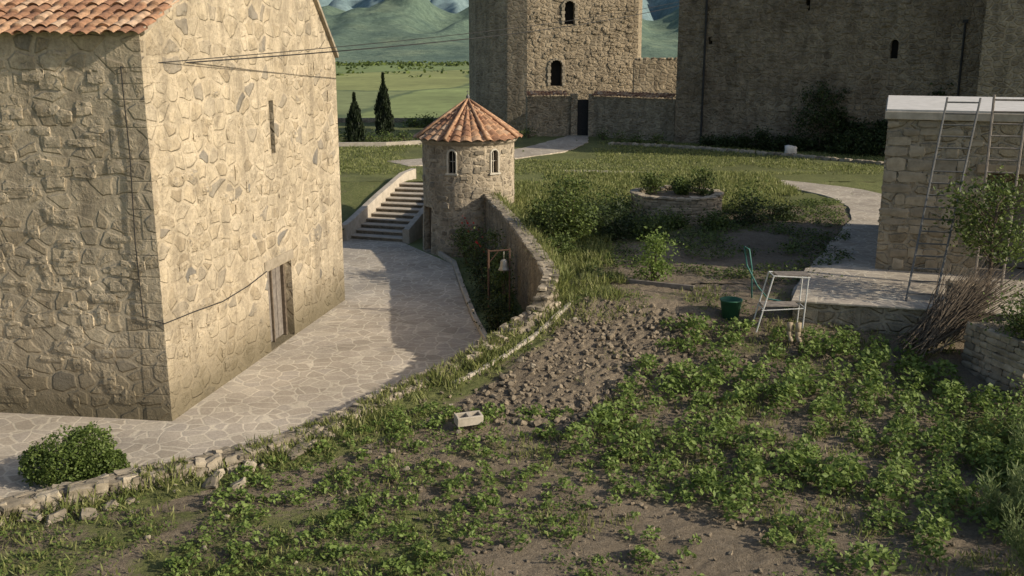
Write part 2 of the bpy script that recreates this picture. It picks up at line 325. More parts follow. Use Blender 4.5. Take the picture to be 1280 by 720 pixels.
P=np.concatenate(P); mb.addq(leafquads(P,7.,.3,.9),len(P)); mb.build('distant_trees',[M['shrub']])
# ------------------------------------------------------------------ court
court=[(-30,12),(-14,15.5),(-9.9,17.8),(-8,19),(-5.9,20.25),(-4.4,21.6),(-3.1,23.3),(-1.7,24.7),(-.2,26.5),(.7,27.6),(-.7,29.0),(-1.34,32.4),(-1.98,36.9),(-2.53,41.2),(-3.9,43.7),(-5.2,46.1),(-7.9,47.),(-30,47)]
mb=MB(); mb.prism(court,-.05,0.); mb.build('courtyard_paving',[M['pave']])
mb=MB(); kp=[(-.62,29.0),(-1.24,32.4),(-1.88,36.9),(-2.43,41.2),(-3.2,43.2)]
for a,b in zip(kp[:-1],kp[1:]):
    a=np.array(a);b=np.array(b);L=np.linalg.norm(b-a);n=int(L/.6)
    for i in range(n):
        c=a+(b-a)*(i+.5)/n; mb.box((c[0],c[1],.04),(L/n-.02,.16,.2),math.atan2(*(b-a)[::-1]))
mb.build('courtyard_kerb',[M['concrete']],bevel=.015)
def stonetemplate():
    import bmesh
    bm=bmesh.new(); bmesh.ops.create_cube(bm,size=2.); bmesh.ops.subdivide_edges(bm,edges=bm.edges,cuts=2,use_grid_fill=True)
    v=np.array([q.co[:] for q in bm.verts]); f=[[q.index for q in p.verts] for p in bm.faces]; bm.free()
    n=v/np.linalg.norm(v,axis=1)[:,None]; return v*.72+n*.32,f
SV,SF=stonetemplate()
def addstone(mb,c,size,rz=0,mi=0,tilt=.15):
    ph=rng.uniform(0,10,3); v=SV*(1+.15*np.sin(SV[:,[1,2,0]]*2.3+ph)+.07*np.sin(SV[:,[2,0,1]]*5.1+ph[::-1]))
    v=v*np.array(size)*.5; a,b,g=rng.uniform(-tilt,tilt),rng.uniform(-tilt,tilt),rz
    ca,sa=math.cos(a),math.sin(a);cb,sb=math.cos(b),math.sin(b);cg,sg=math.cos(g),math.sin(g)
    Rm=np.array([[cg,-sg,0],[sg,cg,0],[0,0,1]])@np.array([[cb,0,sb],[0,1,0],[-sb,0,cb]])@np.array([[1,0,0],[0,ca,-sa],[0,sa,ca]])
    mb.add(v@Rm.T+np.array(c),SF,mi)
def walk(pts,step):
    pts=np.array(pts,float); d=np.r_[0,np.cumsum(np.linalg.norm(np.diff(pts[:,:2],axis=0),axis=1))]; s=0
    while s<d[-1]:
        p=np.array([np.interp(s,d,pts[:,k]) for k in range(pts.shape[1])]); q=np.array([np.interp(min(s+.1,d[-1]),d,pts[:,k]) for k in range(pts.shape[1])])
        q0=np.array([np.interp(max(s-.1,0),d,pts[:,k]) for k in range(pts.shape[1])]); t=(q-q0)[:2]; t/=np.linalg.norm(t)+1e-9; yield p,t; s+=step*rng.uniform(.75,1.3)
lowp=[(-14,15.5,.42),(-9.9,17.8,.45),(-8,19,.46),(-5.9,20.25,.5),(-4.4,21.6,.56),(-3.1,23.3,.7),(-1.7,24.7,.94),(-.2,26.5,1.34),(1.15,28.0,1.95)]
mb=MB()
def ribbon(mb,pts,w,z0,dz=0.,mi=0):
    L=[];Rr=[]
    n=len(pts)
    for i in range(n):
        a=np.array(pts[max(i-1,0)][:2],float);b=np.array(pts[min(i+1,n-1)][:2],float);t=b-a;t/=np.linalg.norm(t);nn=np.array([-t[1],t[0]])*w/2
        p=np.array(pts[i][:2],float); z=pts[i][2]+dz; L.append((*(p+nn),z));Rr.append((*(p-nn),z))
    V=[];F=[]
    for i in range(n):
        V+=[L[i],Rr[i],(Rr[i][0],Rr[i][1],z0),(L[i][0],L[i][1],z0)]
    for i in range(n-1):
        for k in range(4): F.append((i*4+k,i*4+(k+1)%4,(i+1)*4+(k+1)%4,(i+1)*4+k))
    F+= [(0,1,2,3),((n-1)*4+3,(n-1)*4+2,(n-1)*4+1,(n-1)*4)]
    mb.add(V,F,mi)
ribbon(mb,lowp,.40,-.1,-.06,1)
for off,dz in ((-.19,0),(.19,0)):
    for p,t in walk(lowp,.2):
        if rng.random()<.15: continue
        nn=np.array([-t[1],t[0]]); c=p[:2]+nn*(off+rng.uniform(-.04,.04)); g=1.3 if p[0]<-5 and off<0 else 1.
        addstone(mb,(c[0],c[1],p[2]-.1+rng.uniform(-.05,.02)),(rng.uniform(.16,.34)*g,rng.uniform(.12,.2)*g,rng.uniform(.1,.18)*g),math.atan2(t[1],t[0])+rng.uniform(-.3,.3),0,.25)
for p,t in walk(lowp,.3):
    if rng.random()<.5: continue
    nn=np.array([-t[1],t[0]]); c=p[:2]+nn*rng.uniform(-.1,.1); addstone(mb,(c[0],c[1],p[2]-.06),(rng.uniform(.12,.3),rng.uniform(.1,.2),.1),rng.uniform(0,3),0,.2)
for off in (-.22,.2):
    for k in range(4):
        for p,t in walk(lowp,.22):
            g=max(float(gz(p[1])),0) if off<0 else 0
            z=p[2]-.2-.13*k
            if z<g-.1: continue
            nn=np.array([-t[1],t[0]]); c=p[:2]+nn*(off+rng.uniform(-.03,.02))
            addstone(mb,(c[0],c[1],z),(rng.uniform(.14,.3),.16,rng.uniform(.1,.16)),math.atan2(t[1],t[0])+rng.uniform(-.2,.2),0,.2)
mb.build('low_stone_wall',[M['loose'],M['retain']],smooth=False)
mb=MB()
for p,t in walk(lowp[:5],.1):
    nn=np.array([t[1],-t[0]]); c=p[:2]+nn*abs(rng.normal()*.3+.35); s=rng.uniform(.05,.27)
    addstone(mb,(c[0],c[1],float(gz(c[1]))+s*.2),(s*1.3,s,s*.7),rng.uniform(0,6),0,.5)
for p,t in walk([(-9,16.5,0),(-2,21,0),(0,26,0),(3,28,0)],.3):
    s=rng.uniform(.03,.11); addstone(mb,(p[0]+rng.normal()*1.2,p[1]+rng.normal()*1.,float(gz(p[1]))+.03),(s*1.2,s,s),0,0,.5)
mb.build('rubble_stones',[M['loose']])
mb=MB()
for i in range(2300):
    p=np.array([rng.uniform(-2,5.6),rng.uniform(21.2,28.6)])
    if not inpoly(p[0],p[1],PLOT): continue
    s=rng.uniform(.03,.125)*rng.uniform(.6,1.2); addstone(mb,(p[0],p[1],float(gz(p[1]))+.06+s*.25),(s*1.3,s,s*.8),rng.uniform(0,6),0,.6)
for i in range(1500):
    p=np.array([rng.uniform(-4,10),rng.uniform(15,27)])
    if p[0]<xL(p[1])+1: continue
    s=rng.uniform(.03,.08); addstone(mb,(p[0],p[1],float(gz(p[1]))+s*.2),(s*1.3,s,s*.8),rng.uniform(0,6),0,.6)
mb.build('soil_clods',[M['clod']])
mb=MB(); kp=[(-1.5,23.9),(-.35,25.1),(.75,26.6),(1.75,28.1)]
for a,b in zip(kp[:-1],kp[1:]):
    a=np.array(a);b=np.array(b);L=np.linalg.norm(b-a);n=3
    for i in range(n):
        z0=float(gz(a[1]+(b[1]-a[1])*i/n));z1=float(gz(a[1]+(b[1]-a[1])*(i+1)/n))
        d=(b-a)/L; nn=np.array([-d[1],d[0]])*.06; p=a+(b-a)*i/n; q=a+(b-a)*(i+1)/n-d*.02; j=rng.uniform(-.03,.02)
        zz=[z0+.1+j,z1+.1+j]; V=[(*(p+nn),z0-.2),(*(p-nn),z0-.2),(*(q-nn),z1-.2),(*(q+nn),z1-.2),(*(p+nn),zz[0]),(*(p-nn),zz[0]),(*(q-nn),zz[1]),(*(q+nn),zz[1])]
        mb.add(V,[(3,2,1,0),(4,5,6,7),(0,1,5,4),(1,2,6,5),(2,3,7,6),(3,0,4,7)])
mb.build('garden_kerb',[M['concrete']],bevel=.02)
rp=[(.72,27.45,1.75),(1.0,27.9,2.2),(1.17,28.7,2.42),(1.05,30,2.45),(.9,31.4,2.45),(.56,34.1,2.45),(.2,36.8,2.45),(-.16,39.1,2.5),(-.7,41.6,2.6),(-1.0,43.2,2.7)]
mb=MB(); ribbon(mb,rp,.42,-.2)
for off in(-.1,.12):
    for p,t in walk(rp,.3):
        nn=np.array([-t[1],t[0]]);c=p[:2]+nn*off
        addstone(mb,(c[0],c[1],p[2]-.03),(rng.uniform(.22,.42),.27,rng.uniform(.08,.14)),math.atan2(t[1],t[0]),1,.1)
mb.build('retaining_wall',[M['retain'],M['loose']])
# ------------------------------------------------------------------ tiles
def tileattr(o,vals):
    a=o.data.attributes.new('rnd','FLOAT','POINT'); a.data.foreach_set('value',np.asarray(vals,np.float32))
def tileslope(name,O,U,Lu,S,Ls,parent,pitch=.3,row=.42):
    O=np.array(O,float);U=np.array(U,float);S=np.array(S,float); U/=np.linalg.norm(U);S/=np.linalg.norm(S); N=np.cross(U,S); N=N if N[2]>0 else -N
    nu=int(Lu/pitch)*8; us=np.arange(nu+1)*pitch/8; ss=[]
    for k in range(int(Ls/row)): ss+=[k*row+.001,k*row+.1,k*row+row*.6,k*row+row-.001]
    V=[];A=[];nr=len(ss)
    for s in ss:
        k=int(s/row); fr=(s-k*row)/row
        for u in us:
            c=int(u/pitch+1e-6); w=u/pitch-c; h=.08*math.sin(math.pi*w)**.7 if w>1e-5 else 0
            V.append(O+U*(u+.012*math.sin(k*5.1+c*2.3))+S*(s+.04*math.sin(c*7.3+k*3))+N*(h+.055*(1-fr)+.02+.01*math.sin(c*3.7+k*9))); A.append((math.sin(c*12.98+k*78.2)*43758.5)%1)
    F=[(j*(nu+1)+i,j*(nu+1)+i+1,(j+1)*(nu+1)+i+1,(j+1)*(nu+1)+i) for j in range(nr-1) for i in range(nu)]
    mb=MB(); mb.add(V,F); o=mb.build(name,[M['tile']],parent=parent); tileattr(o,A); return o
# ------------------------------------------------------------------ church
ch=empty('stone_church')
A=np.array([-8.35,23.1]);B=np.array([-6.05,35.1]);L=np.array([-.991,.131]);Rg=np.array([-6.82,31.07])
def ext(p,z,k): q=p+L*k; return (q[0],q[1],z)
V=[]
for k in(0,13): V+=[ext(A,-.1,k),ext(B,-.1,k),ext(B,8.6,k),ext(Rg,12.85,k),ext(A,9.27,k)]
F=[(0,1,2,3,4),(9,8,7,6,5)]+[(i,i+5,(i+1)%5+5,(i+1)%5) for i in range(5)]
mb=MB(); mb.add(V,F); body=mb.build('walls',[M['church']],parent=ch,recalc=True)
gd=(B-A)/np.linalg.norm(B-A); ga=math.atan2(gd[1],gd[0])
def gp(y): return A+(B-A)*(y-23.1)/12.
def gcut(y0,y1,z0,z1,d=.5):
    p=(gp(y0)+gp(y1))/2; w=np.linalg.norm(gp(y1)-gp(y0)); m=MB(); m.box((p[0],p[1],(z0+z1)/2),(w,d*2,z1-z0),ga); return m.build('cutter',[M['church']])
cut(body,gcut(28.85,30.6,.02,2.45,.45)); cut(body,gcut(29.62,29.92,5.85,7.4,.6))
mb=MB()
inn=np.array([gd[1]*-1,gd[0]])
for i in range(8):
    y=28.95+(i+.5)*.2; p=gp(y)+inn*(.36+.008*(i%2)); mb.box((p[0],p[1],1.2),(.19,.06,2.3),ga)
for y,w_,t_ in((28.9,.12,.14),(30.55,.12,.14),(29.72,.07,.08)):
    p=gp(y)+inn*.3; mb.box((p[0],p[1],1.2),(w_,t_,2.36),ga,1)
p=gp(29.72)+inn*.3; mb.box((p[0],p[1],2.41),(1.5,.12,.08),ga,1)
mb.build('door',[M['wood'],M['stick']],parent=ch,bevel=.008)
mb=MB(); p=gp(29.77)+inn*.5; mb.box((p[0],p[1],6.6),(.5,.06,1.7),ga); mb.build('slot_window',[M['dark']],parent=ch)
mb=MB()
p=gp(29.72); mb.box((p[0],p[1],2.62),(2.1,.07,.3),ga)
mb.build('door_lintel',[M['dress']],parent=ch,bevel=.02)
mb=MB(); fa=math.atan2(L[1],L[0])
for i in range(240):
    if i%2:
        y=rng.uniform(23.6,34.6); z=rng.uniform(.2,8.3)
        if 28.4<y<31 and (z<3.1 or 5.5<z<7.8): continue
        p=gp(y)+inn*.035; rz=ga
    else: p=A+L*rng.uniform(.6,6)+gd*.035; z=rng.uniform(.3,8.8); rz=fa
    addstone(mb,(p[0],p[1],z),(rng.uniform(.25,.7),.12,rng.uniform(.15,.4)),rz,0,.03)
mb.build('face_stones',[M['church']],parent=ch)
mb=MB(); z=-.02; k=0
while z<9.0:
    h=min(rng.uniform(.35,.75),9.1-z)
    la,lb=(.95,.5) if k%2 else (.55,.9)
    la*=rng.uniform(.6,1.2);lb*=rng.uniform(.6,1.2)
    o=A-L*.01-gd*.01; mb.prism([tuple(o),tuple(o+gd*lb),tuple(o+gd*lb+L*la),tuple(o+L*la)],z+.015,z+h-.015); z+=h;k+=1
mb.build('corner_quoins',[M['church']],parent=ch,bevel=.01,recalc=True)
up=np.array([*(Rg-A),12.85-9.27])
O=np.array([*A,9.27])-np.array([*L,0])*.16-up/np.linalg.norm(up)*.3
tileslope('front_roof_tiles',O,[*L,0],13.2,up,np.linalg.norm(up)+.3,ch)
up2=np.array([*(Rg-B),12.85-8.6]); O=np.array([*B,8.6])-np.array([*L,0])*.1-up2/np.linalg.norm(up2)*.1
tileslope('rear_roof_tiles',O,[*L,0],13.2,up2,np.linalg.norm(up2),ch)
mb=MB()
for Pp,z in ((A,9.27),(B,8.6)):
    a=np.array([*Pp,z]);b=np.array([*Rg,12.85]); n=14
    for i in range(n):
        c0=a+(b-a)*(i+.02)/n; c1=a+(b-a)*(i+.98)/n; o1=-np.array([*L,0])*.13; o2=np.array([*L,0])*.05; u=np.array([0,0,.09]);dn=np.array([0,0,-.06])
        mb.add([c0+o1+dn,c0+o2+dn,c1+o2+dn,c1+o1+dn,c0+o1+u,c0+o2+u,c1+o2+u,c1+o1+u],[(0,1,2,3),(4,5,6,7),(0,1,5,4),(1,2,6,5),(2,3,7,6),(3,0,4,7)])
mb.build('stone_verge',[M['dress']],parent=ch,recalc=True)
mb=MB(); q=A+L*.48-gd*.05
c0=A-gd*.04-L*.04
pts=[(q[0],q[1],8.5),(q[0]+.03,q[1],6.5),(q[0]-.03,q[1],4.5),(q[0],q[1],2.62),(c0[0],c0[1],2.5)]+[(*(gp(y)-inn*.05),z) for y,z in((24.5,2.42),(26,2.3),(27.5,2.36),(28.75,2.5))]
mb.tube(pts,.014,0,5); mb.build('wall_cable',[M['cable']])
mb=MB()
def wire(a,b,sag,n=24):
    a=np.array(a);b=np.array(b); return [tuple(a+(b-a)*t-np.array([0,0,sag*4*t*(1-t)])) for t in np.linspace(0,1,n)]
mb.tube(wire((q[0],q[1],8.5),(13.2,73.6,12.0),.5),.018,0,5); mb.tube(wire((q[0]+.3,q[1]-.02,8.55),(13.6,73.4,12.3),.38),.012,0,5)
mb.build('power_cable',[M['cable']])
# ------------------------------------------------------------------ turret
tu=empty('round_turret'); TC=(-1.95,44.9); TR=2.05
mb=MB(); mb.lathe([(2.13,-.1),(2.1,1.),(TR,2.),(TR,5.0)],(*TC,0),48); mb.f+= [tuple(range(47,-1,-1)),tuple(range(144,192))]; mb.mi+=[0,0]
tb=mb.build('walls',[M['turret']],parent=tu,recalc=True)
def tpos(phi,r): a=math.radians(-90+phi); return np.array([TC[0]+r*math.cos(a),TC[1]+r*math.sin(a)]),a
for phi,z0,z1,w in((-18,3.6,4.6,.36),(36,3.6,4.6,.36),(-62,.0,2.0,.8)):
    p,a=tpos(phi,TR); m=MB(); m.box((p[0],p[1],(z0+z1)/2),(.7,w,z1-z0),a); cu=m.build('cutter',[M['dark']]); cut(tb,cu)
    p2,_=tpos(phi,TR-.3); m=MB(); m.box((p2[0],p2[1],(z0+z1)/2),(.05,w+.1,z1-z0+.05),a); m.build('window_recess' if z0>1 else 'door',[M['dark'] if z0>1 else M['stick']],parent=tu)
    if z0>1:
        m=MB(); pr,_=tpos(phi,TR-.02); t=np.array([-math.sin(a),math.cos(a)])
        for s in(-1,1):
            c=pr+t*s*(w/2+.02); m.box((c[0],c[1],(z0+z1-.2)/2),(.1,.06,z1-z0-.2),a)
        arc=[]
        for k in range(9):
            th=math.pi*k/8; c=pr+t*math.cos(th)*(w/2+.02); arc.append((c[0],c[1],z1-.2+math.sin(th)*(w/2+.02)))
        m.tube(arc,.05,0,6); m.box((pr[0],pr[1],z0-.04),(.18,w+.2,.07),a)
        p3,_=tpos(phi,TR-.12); m.box((p3[0],p3[1],(z0+z1)/2),(.03,.025,z1-z0),a); m.box((p3[0],p3[1],z0+.5),(.03,w,.025),a)
        m.build('window_frame',[M['frame']],parent=tu)
mb=MB()
for i in range(70):
    phi=rng.uniform(-95,80); z=rng.uniform(.1,4.7)
    if any(abs(phi-f)<11 and z>3.2 for f in(-18,36)) or (phi<-45 and z<2.3): continue
    p,a=tpos(phi,(2.12-.03*z if z<2 else TR)-.012); addstone(mb,(p[0],p[1],z),(.09,rng.uniform(.18,.42),rng.uniform(.12,.25)),a,0,.03)
mb.build('face_stones',[M['loose']],parent=tu)
nr=30; V=[];A_=[];rows=8; sl=[]
for k in range(rows): sl+=[(k+.002)/rows,(k+.3)/rows,(k+.997)/rows]
RR=2.42; ns=nr*6
for s in sl:
    k=int(s*rows); fr=s*rows-k; r=RR*(1-s)+.03
    for j in range(ns):
        c=j//6; w=(j%6)/6; t=2*math.pi*j/ns; oc=1-.03*(1-abs(math.cos(4*t)))
        h=.085*math.sin(math.pi*w)*min(1,r/1.)+.05*(1-fr)+.012*math.sin(c*5+k*3)
        V.append((TC[0]+r*oc*math.cos(t),TC[1]+r*oc*math.sin(t),4.93+s*1.62+h)); A_.append((math.sin(c*12.98+k*78.2)*43758.5)%1)
F=[(i*ns+j,i*ns+(j+1)%ns,(i+1)*ns+(j+1)%ns,(i+1)*ns+j) for i in range(len(sl)-1) for j in range(ns)]
mb=MB(); mb.add(V,F); o=mb.build('conical_roof_tiles',[M['tile']],parent=tu); tileattr(o,A_)
mb=MB()
for k in range(8):
    t=2*math.pi*(k+.5)/8; mb.tube([(TC[0]+r*math.cos(t),TC[1]+r*math.sin(t),4.98+(1-(r/RR))*1.62+.07) for r in(2.38,1.6,.8,.05)],[.09,.085,.075,.05],0,7)
o=mb.build('hip_tiles',[M['tile']],parent=tu,smooth=True); tileattr(o,rng.uniform(.3,.9,len(o.data.vertices)))
mb=MB(); mb.lathe([(TR+.12,4.88),(TR+.12,4.98),(TR-.3,5.02)],(*TC,0),48); mb.lathe([(TR,4.76),(TR+.12,4.88)],(*TC,0),48); mb.build('cornice',[M['dress']],parent=tu,smooth=True)
mb=MB(); mb.lathe([(.13,6.5),(.1,6.62),(.05,6.66),(.09,6.74),(.05,6.82),(.015,6.86),(.012,7.05),(.0,7.06)],(*TC,0),12); mb.box((TC[0],TC[1],6.97),(.14,.02,.02)); mb.build('finial',[M['metal']],parent=tu,smooth=True)
# ------------------------------------------------------------------ steps
mb=MB(); n=11
for i in range(n):
    f0=i/n;f1=(i+1)/n
    l0=np.array([-7.7,46.9])*(1-f0)+np.array([-5.8,53.])*f0; r0=np.array([-5.1,46.0])*(1-f0)+np.array([-3.2,52.4])*f0
    l1=np.array([-7.7,46.9])*(1-f1)+np.array([-5.8,53.])*f1; r1=np.array([-5.1,46.0])*(1-f1)+np.array([-3.2,52.4])*f1
    d=(l1-l0)/np.linalg.norm(l1-l0)*.04; z=1.88*(i+1)/n
    mb.prism([l0,r0,r1,l1],-.1,z-.05,1); mb.prism([l0-d,r0-d,r1-d-.001,l1-d-.001],z-.05,z,0)
mb.build('stone_steps',[M['concrete'],M['retain']],bevel=.01,recalc=True)
mb=MB(); ribbon(mb,[(-7.95,46.3,.75),(-7.75,47.2,.85),(-6.8,50.2,1.65),(-5.85,53.2,2.35),(-5.4,54.6,2.4)],.32,-.1); ribbon(mb,[(-4.95,45.9,.6),(-4.0,49.2,1.5),(-3.1,52.2,2.3)],.3,-.1)
mb.build('stair_parapet',[M['concrete']],bevel=.02)
mb=MB(); ribbon(mb,[(-20,46.3,.8),(-8.0,46.25,.8)],.35,-.1); mb.build('terrace_wall',[M['retain']])
# ------------------------------------------------------------------ castle, tower, gate
def wallat(o,p,ang,w,z0,z1,d,arch=True):
    m=MB(); k=10; V=[]; hw=w/2
    prof=[(-hw,z0),(hw,z0)]+[(hw*math.cos(math.pi*i/k),z1-hw+hw*math.sin(math.pi*i/k)) for i in range(k+1)] if arch else [(-hw,z0),(hw,z0),(hw,z1),(-hw,z1)]
    n=len(prof); c,s=math.cos(ang),math.sin(ang)
    for dd in(-d,d):
        for u,z in prof: V.append((p[0]+u*c-dd*s,p[1]+u*s+dd*c,z))
    m.add(V,[tuple(range(n)),tuple(range(2*n-1,n-1,-1))]+[(i,i+n,(i+1)%n+n,(i+1)%n) for i in range(n)]); cu=m.build('cutter',[M['dark']],recalc=True); cut(o,cu)
tw=empty('castle_tower')
TP=[(1.25,85),(10.6,86.3),(12,95),(4,99),(-2.6,96.5),(-3.9,92.8),(-3.75,90),(-3.1,88),(-1.9,86.4),(-.4,85.4)]
mb=MB(); n=len(TP); cen=np.mean(np.array(TP),0); V=[(*p,-.5) for p in TP]+[(*(cen+(np.array(p)-cen)*.985),27.) for p in TP]
mb.add(V,[(i,(i+1)%n,n+(i+1)%n,n+i) for i in range(n)]+[tuple(range(n))[::-1],tuple(range(n,2*n))]); tb=mb.build('walls',[M['tower']],parent=tw,recalc=True)
ang=math.atan2(1.3,9.35)
def tf(x): return np.array([x,85+(x-1.25)*.139])
wallat(tb,tf(3.7),ang,1.0,5.6,7.75,.8); wallat(tb,tf(4.75),ang,.85,10.6,12.5,.8)
for x,z0,z1 in((3.7,5.6,7.75),(4.75,10.6,12.5)):
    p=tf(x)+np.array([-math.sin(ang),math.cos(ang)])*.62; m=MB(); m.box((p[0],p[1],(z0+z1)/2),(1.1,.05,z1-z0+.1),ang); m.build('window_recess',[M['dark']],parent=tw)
    m=MB(); f=tf(x); w=.62 if z0<8 else .55
    for k in range(9):
        th=math.pi*k/8; m.box((f[0]+math.cos(th)*w*math.cos(ang),f[1]+math.cos(th)*w*math.sin(ang),z1-w+.05+math.sin(th)*w),(.2,.14,.2),ang)
    for s in(-1,1):
        for k in range(6): m.box((f[0]+s*w*math.cos(ang),f[1]+s*w*math.sin(ang),z0+.15+k*.26),(.22+.1*(k%2),.14,.24),ang)
    m.build('window_surround',[M['dress']],parent=tw,bevel=.02)
mb=MB()
for i in range(320):
    x=rng.uniform(1.6,10.2);z=rng.uniform(2.5,14);p=tf(x)
    if abs(x-3.7)<.9 and 5.3<z<8.2 or abs(x-4.75)<.9 and 10.3<z<13: continue
    addstone(mb,(p[0],p[1]+.04,z),(rng.uniform(.25,.6),rng.uniform(.1,.18),rng.uniform(.14,.3)),ang,0,.03)
mb.build('face_stones',[M['tower']],parent=tw)
ca=empty('castle_wall')
P0=np.array([12,74.5]);P1=np.array([29.5,64.]);cd=(P1-P0)/np.linalg.norm(P1-P0);cn=np.array([-cd[1],cd[0]]);cang=math.atan2(cd[1],cd[0])
mb=MB(); mb.prism([P0,P1+cd*12,P1+cd*12+cn*5,P0+cn*5],-.5,17.); cb=mb.build('walls',[M['castle']],parent=ca,recalc=True)
def cp(s): return P0+(P1-P0)*s
for s,w,z0,z1,ar in((.733,.5,8.1,9.3,True),(.12,.3,9.,9.5,False),(.45,.3,11.2,11.9,False)):
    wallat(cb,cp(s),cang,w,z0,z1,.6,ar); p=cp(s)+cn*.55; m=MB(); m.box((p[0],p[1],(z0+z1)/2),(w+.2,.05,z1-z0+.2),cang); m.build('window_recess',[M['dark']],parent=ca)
mb=MB()
for i in range(650):
    s=rng.uniform(.01,.99);z=rng.uniform(2.,13.5);p=cp(s)+cn*.04
    if abs(s-.733)<.03 and 7.8<z<9.6: continue
    addstone(mb,(p[0],p[1],z),(rng.uniform(.25,.7),rng.uniform(.1,.22),rng.uniform(.14,.34)),cang,0,.03)
mb.build('face_stones',[M['castle']],parent=ca)
mb=MB(); p=cp(.103)-cn*.1; mb.tube([(p[0],p[1],1.8),(p[0],p[1],17)],.08,0,8)
p=cp(.935)-cn*.1; mb.tube([(p[0],p[1],5.4),(p[0],p[1],10.4)],.07,0,8); mb.box((p[0],p[1],10.4),(.3,.2,.2),cang); mb.build('drainpipe',[M['cable']],parent=ca)
bt=MB(); q=P1-cn*2.2; bt.prism([q,q+cd*8,q+cd*8+cn*2.19,q+cn*2.19],-.5,17.); bt.build('buttress',[M['tower']],parent=ca,recalc=True)
def ivy(s,z0,w,h,n,name='wall_ivy'):
    m=MB(); k=int(n/8); P=[]
    for i in range(8):
        ss=s+rng.normal()*w*.3/20.4; zz=z0+h*rng.uniform(0,1)**1.2; p=cp(ss); c=np.array([p[0]-cn[0]*.1,p[1]-cn[1]*.1,zz]); r=w*.22*(1.2-(zz-z0)/h*.6)
        a=rng.normal(size=k)*r; b=rng.normal(size=k)*r*.9; d=np.abs(rng.normal(size=k))*.16
        P.append(c+np.outer(a,[cd[0],cd[1],0])+np.outer(b,[0,0,1])-np.outer(d,[cn[0],cn[1],0]))
        m.tube([(*(cp(s)-cn*.06),1.8),tuple(c)],[.04,.01],1,4)
    P=np.concatenate(P); q=leafquads(P,.2,.1,.8); m.addq(q,len(q)); m.build(name,[M['dshrub'],M['bark']])
ivy(.9,2.,2.6,4.8,1700); ivy(.83,2,2.,2.6,900); ivy(.6,2,2.,2.,700); ivy(.72,2,2.4,1.8,900)
gw=empty('gate_wall')
def wallseg(a,b,th,z1,name,mat,parent):
    a=np.array(a,float);b=np.array(b,float);d=(b-a)/np.linalg.norm(b-a);nn=np.array([-d[1],d[0]])*th
    m=MB(); m.prism([a,b,b+nn,a+nn],-.1,z1); m.build(name,[mat],parent=parent,recalc=True)
    Lu=np.linalg.norm(b-a); tileslope(name+'_coping',(*(a-nn*.25),z1),(*d,0),Lu,(*(nn/th),.55),.75,parent,pitch=.3,row=.25)
    m=MB()
    for i in range(int(Lu*12)): 
        p=a+d*rng.uniform(.1,Lu-.1); addstone(m,(p[0],p[1],rng.uniform(2,z1-.2)),(rng.uniform(.2,.5),.1,rng.uniform(.12,.25)),math.atan2(d[1],d[0]),0,.03)
    m.build(name+'_stones',[M['tower']],parent=parent)
wallseg((1.2,79.6),(4.7,80.4),.5,5.0,'left_wall',M['tower'],gw); wallseg((6.3,80.0),(12.1,75.4),.5,5.0,'right_wall',M['tower'],gw)
mb=MB(); mb.box((4.9,80.4,2.9),(.5,.6,4.6),.1); mb.box((6.25,80.2,2.9),(.4,.6,4.6),-.1); mb.build('gate_post',[M['tower']],parent=gw)
mb=MB()
for i in range(9): mb.box((5.18+i*.11,80.5,3.3),(.1,.05,2.9),0)
mb.box((5.6,80.46,2.4),(1.0,.05,.12));mb.box((5.6,80.46,4.2),(1.0,.05,.12)); mb.box((5.6,80.55,3.2),(1.05,.05,3.1)); mb.build('gate_door',[M['cable']],parent=gw)
mb=MB(); mb.prism([(9.8,82),(14.5,82),(14.5,82.8),(9.8,82.8)],-.1,7.75)
for i in range(7): addstone(mb,(10.2+i*.62,82.4,7.8),(.5,.7,.3),0,0,.1)
mb.build('parapet_wall',[M['tower']],recalc=True)
# ------------------------------------------------------------------ paths
def path(name,pts,w,z=1.9,mat='pave2',h=.06):
    ww=w if hasattr(w,'__len__') else [w]*len(pts)
    P=np.array(pts,float); d=np.r_[0,np.cumsum(np.linalg.norm(np.diff(P,axis=0),axis=1))]; s=np.linspace(0,d[-1],40)
    X=np.interp(s,d,P[:,0]);Y=np.interp(s,d,P[:,1]);W=np.interp(s,d,ww)
    for _ in range(6): X[1:-1]=(X[:-2]+X[1:-1]+X[2:])/3;Y[1:-1]=(Y[:-2]+Y[1:-1]+Y[2:])/3
    V=[];F=[]
    for i in range(40):
        a=max(i-1,0);b=min(i+1,39);t=np.array([X[b]-X[a],Y[b]-Y[a]]);t/=np.linalg.norm(t);nn=np.array([-t[1],t[0]])*(W[i]+.12*math.sin(i*1.7))/2
        V+=[(X[i]+nn[0],Y[i]+nn[1],z-.3),(X[i]+nn[0],Y[i]+nn[1],z+h),(X[i]-nn[0],Y[i]-nn[1],z+h),(X[i]-nn[0],Y[i]-nn[1],z-.3)]
    for i in range(39):
        for k in range(3): F.append((i*4+k,i*4+k+1,(i+1)*4+k+1,(i+1)*4+k))
    F+=[(0,1,2,3),(159,158,157,156)]
    m=MB(); m.add(V,F); return m.build(name,[M[mat]],recalc=True)
path('footpath',[(3.,57.2),(6,57),(9.5,55.6),(13,53.3),(16.2,50.2),(17.,46.5),(16.6,42),(14.3,37),(11.7,31.5),(9.85,27.3)],[1.3,1.3,1.5,2,2.8,3.2,3.6,3.9,3.9,3.9],1.88)
path('driveway',[(5.3,80.2),(4.2,75),(2.2,69),(-1.5,64.5),(-7,61)],[1.5,3,3.6,3.6,3],1.9,'pave2',.05)
mb=MB(); mb.prism([(7.9,27.2),(12.9,25.9),(20,24.5),(20,30),(12,32.5),(9.4,31.2)],.8,1.97); mb.build('annexe_platform',[M['annexe']],recalc=True)
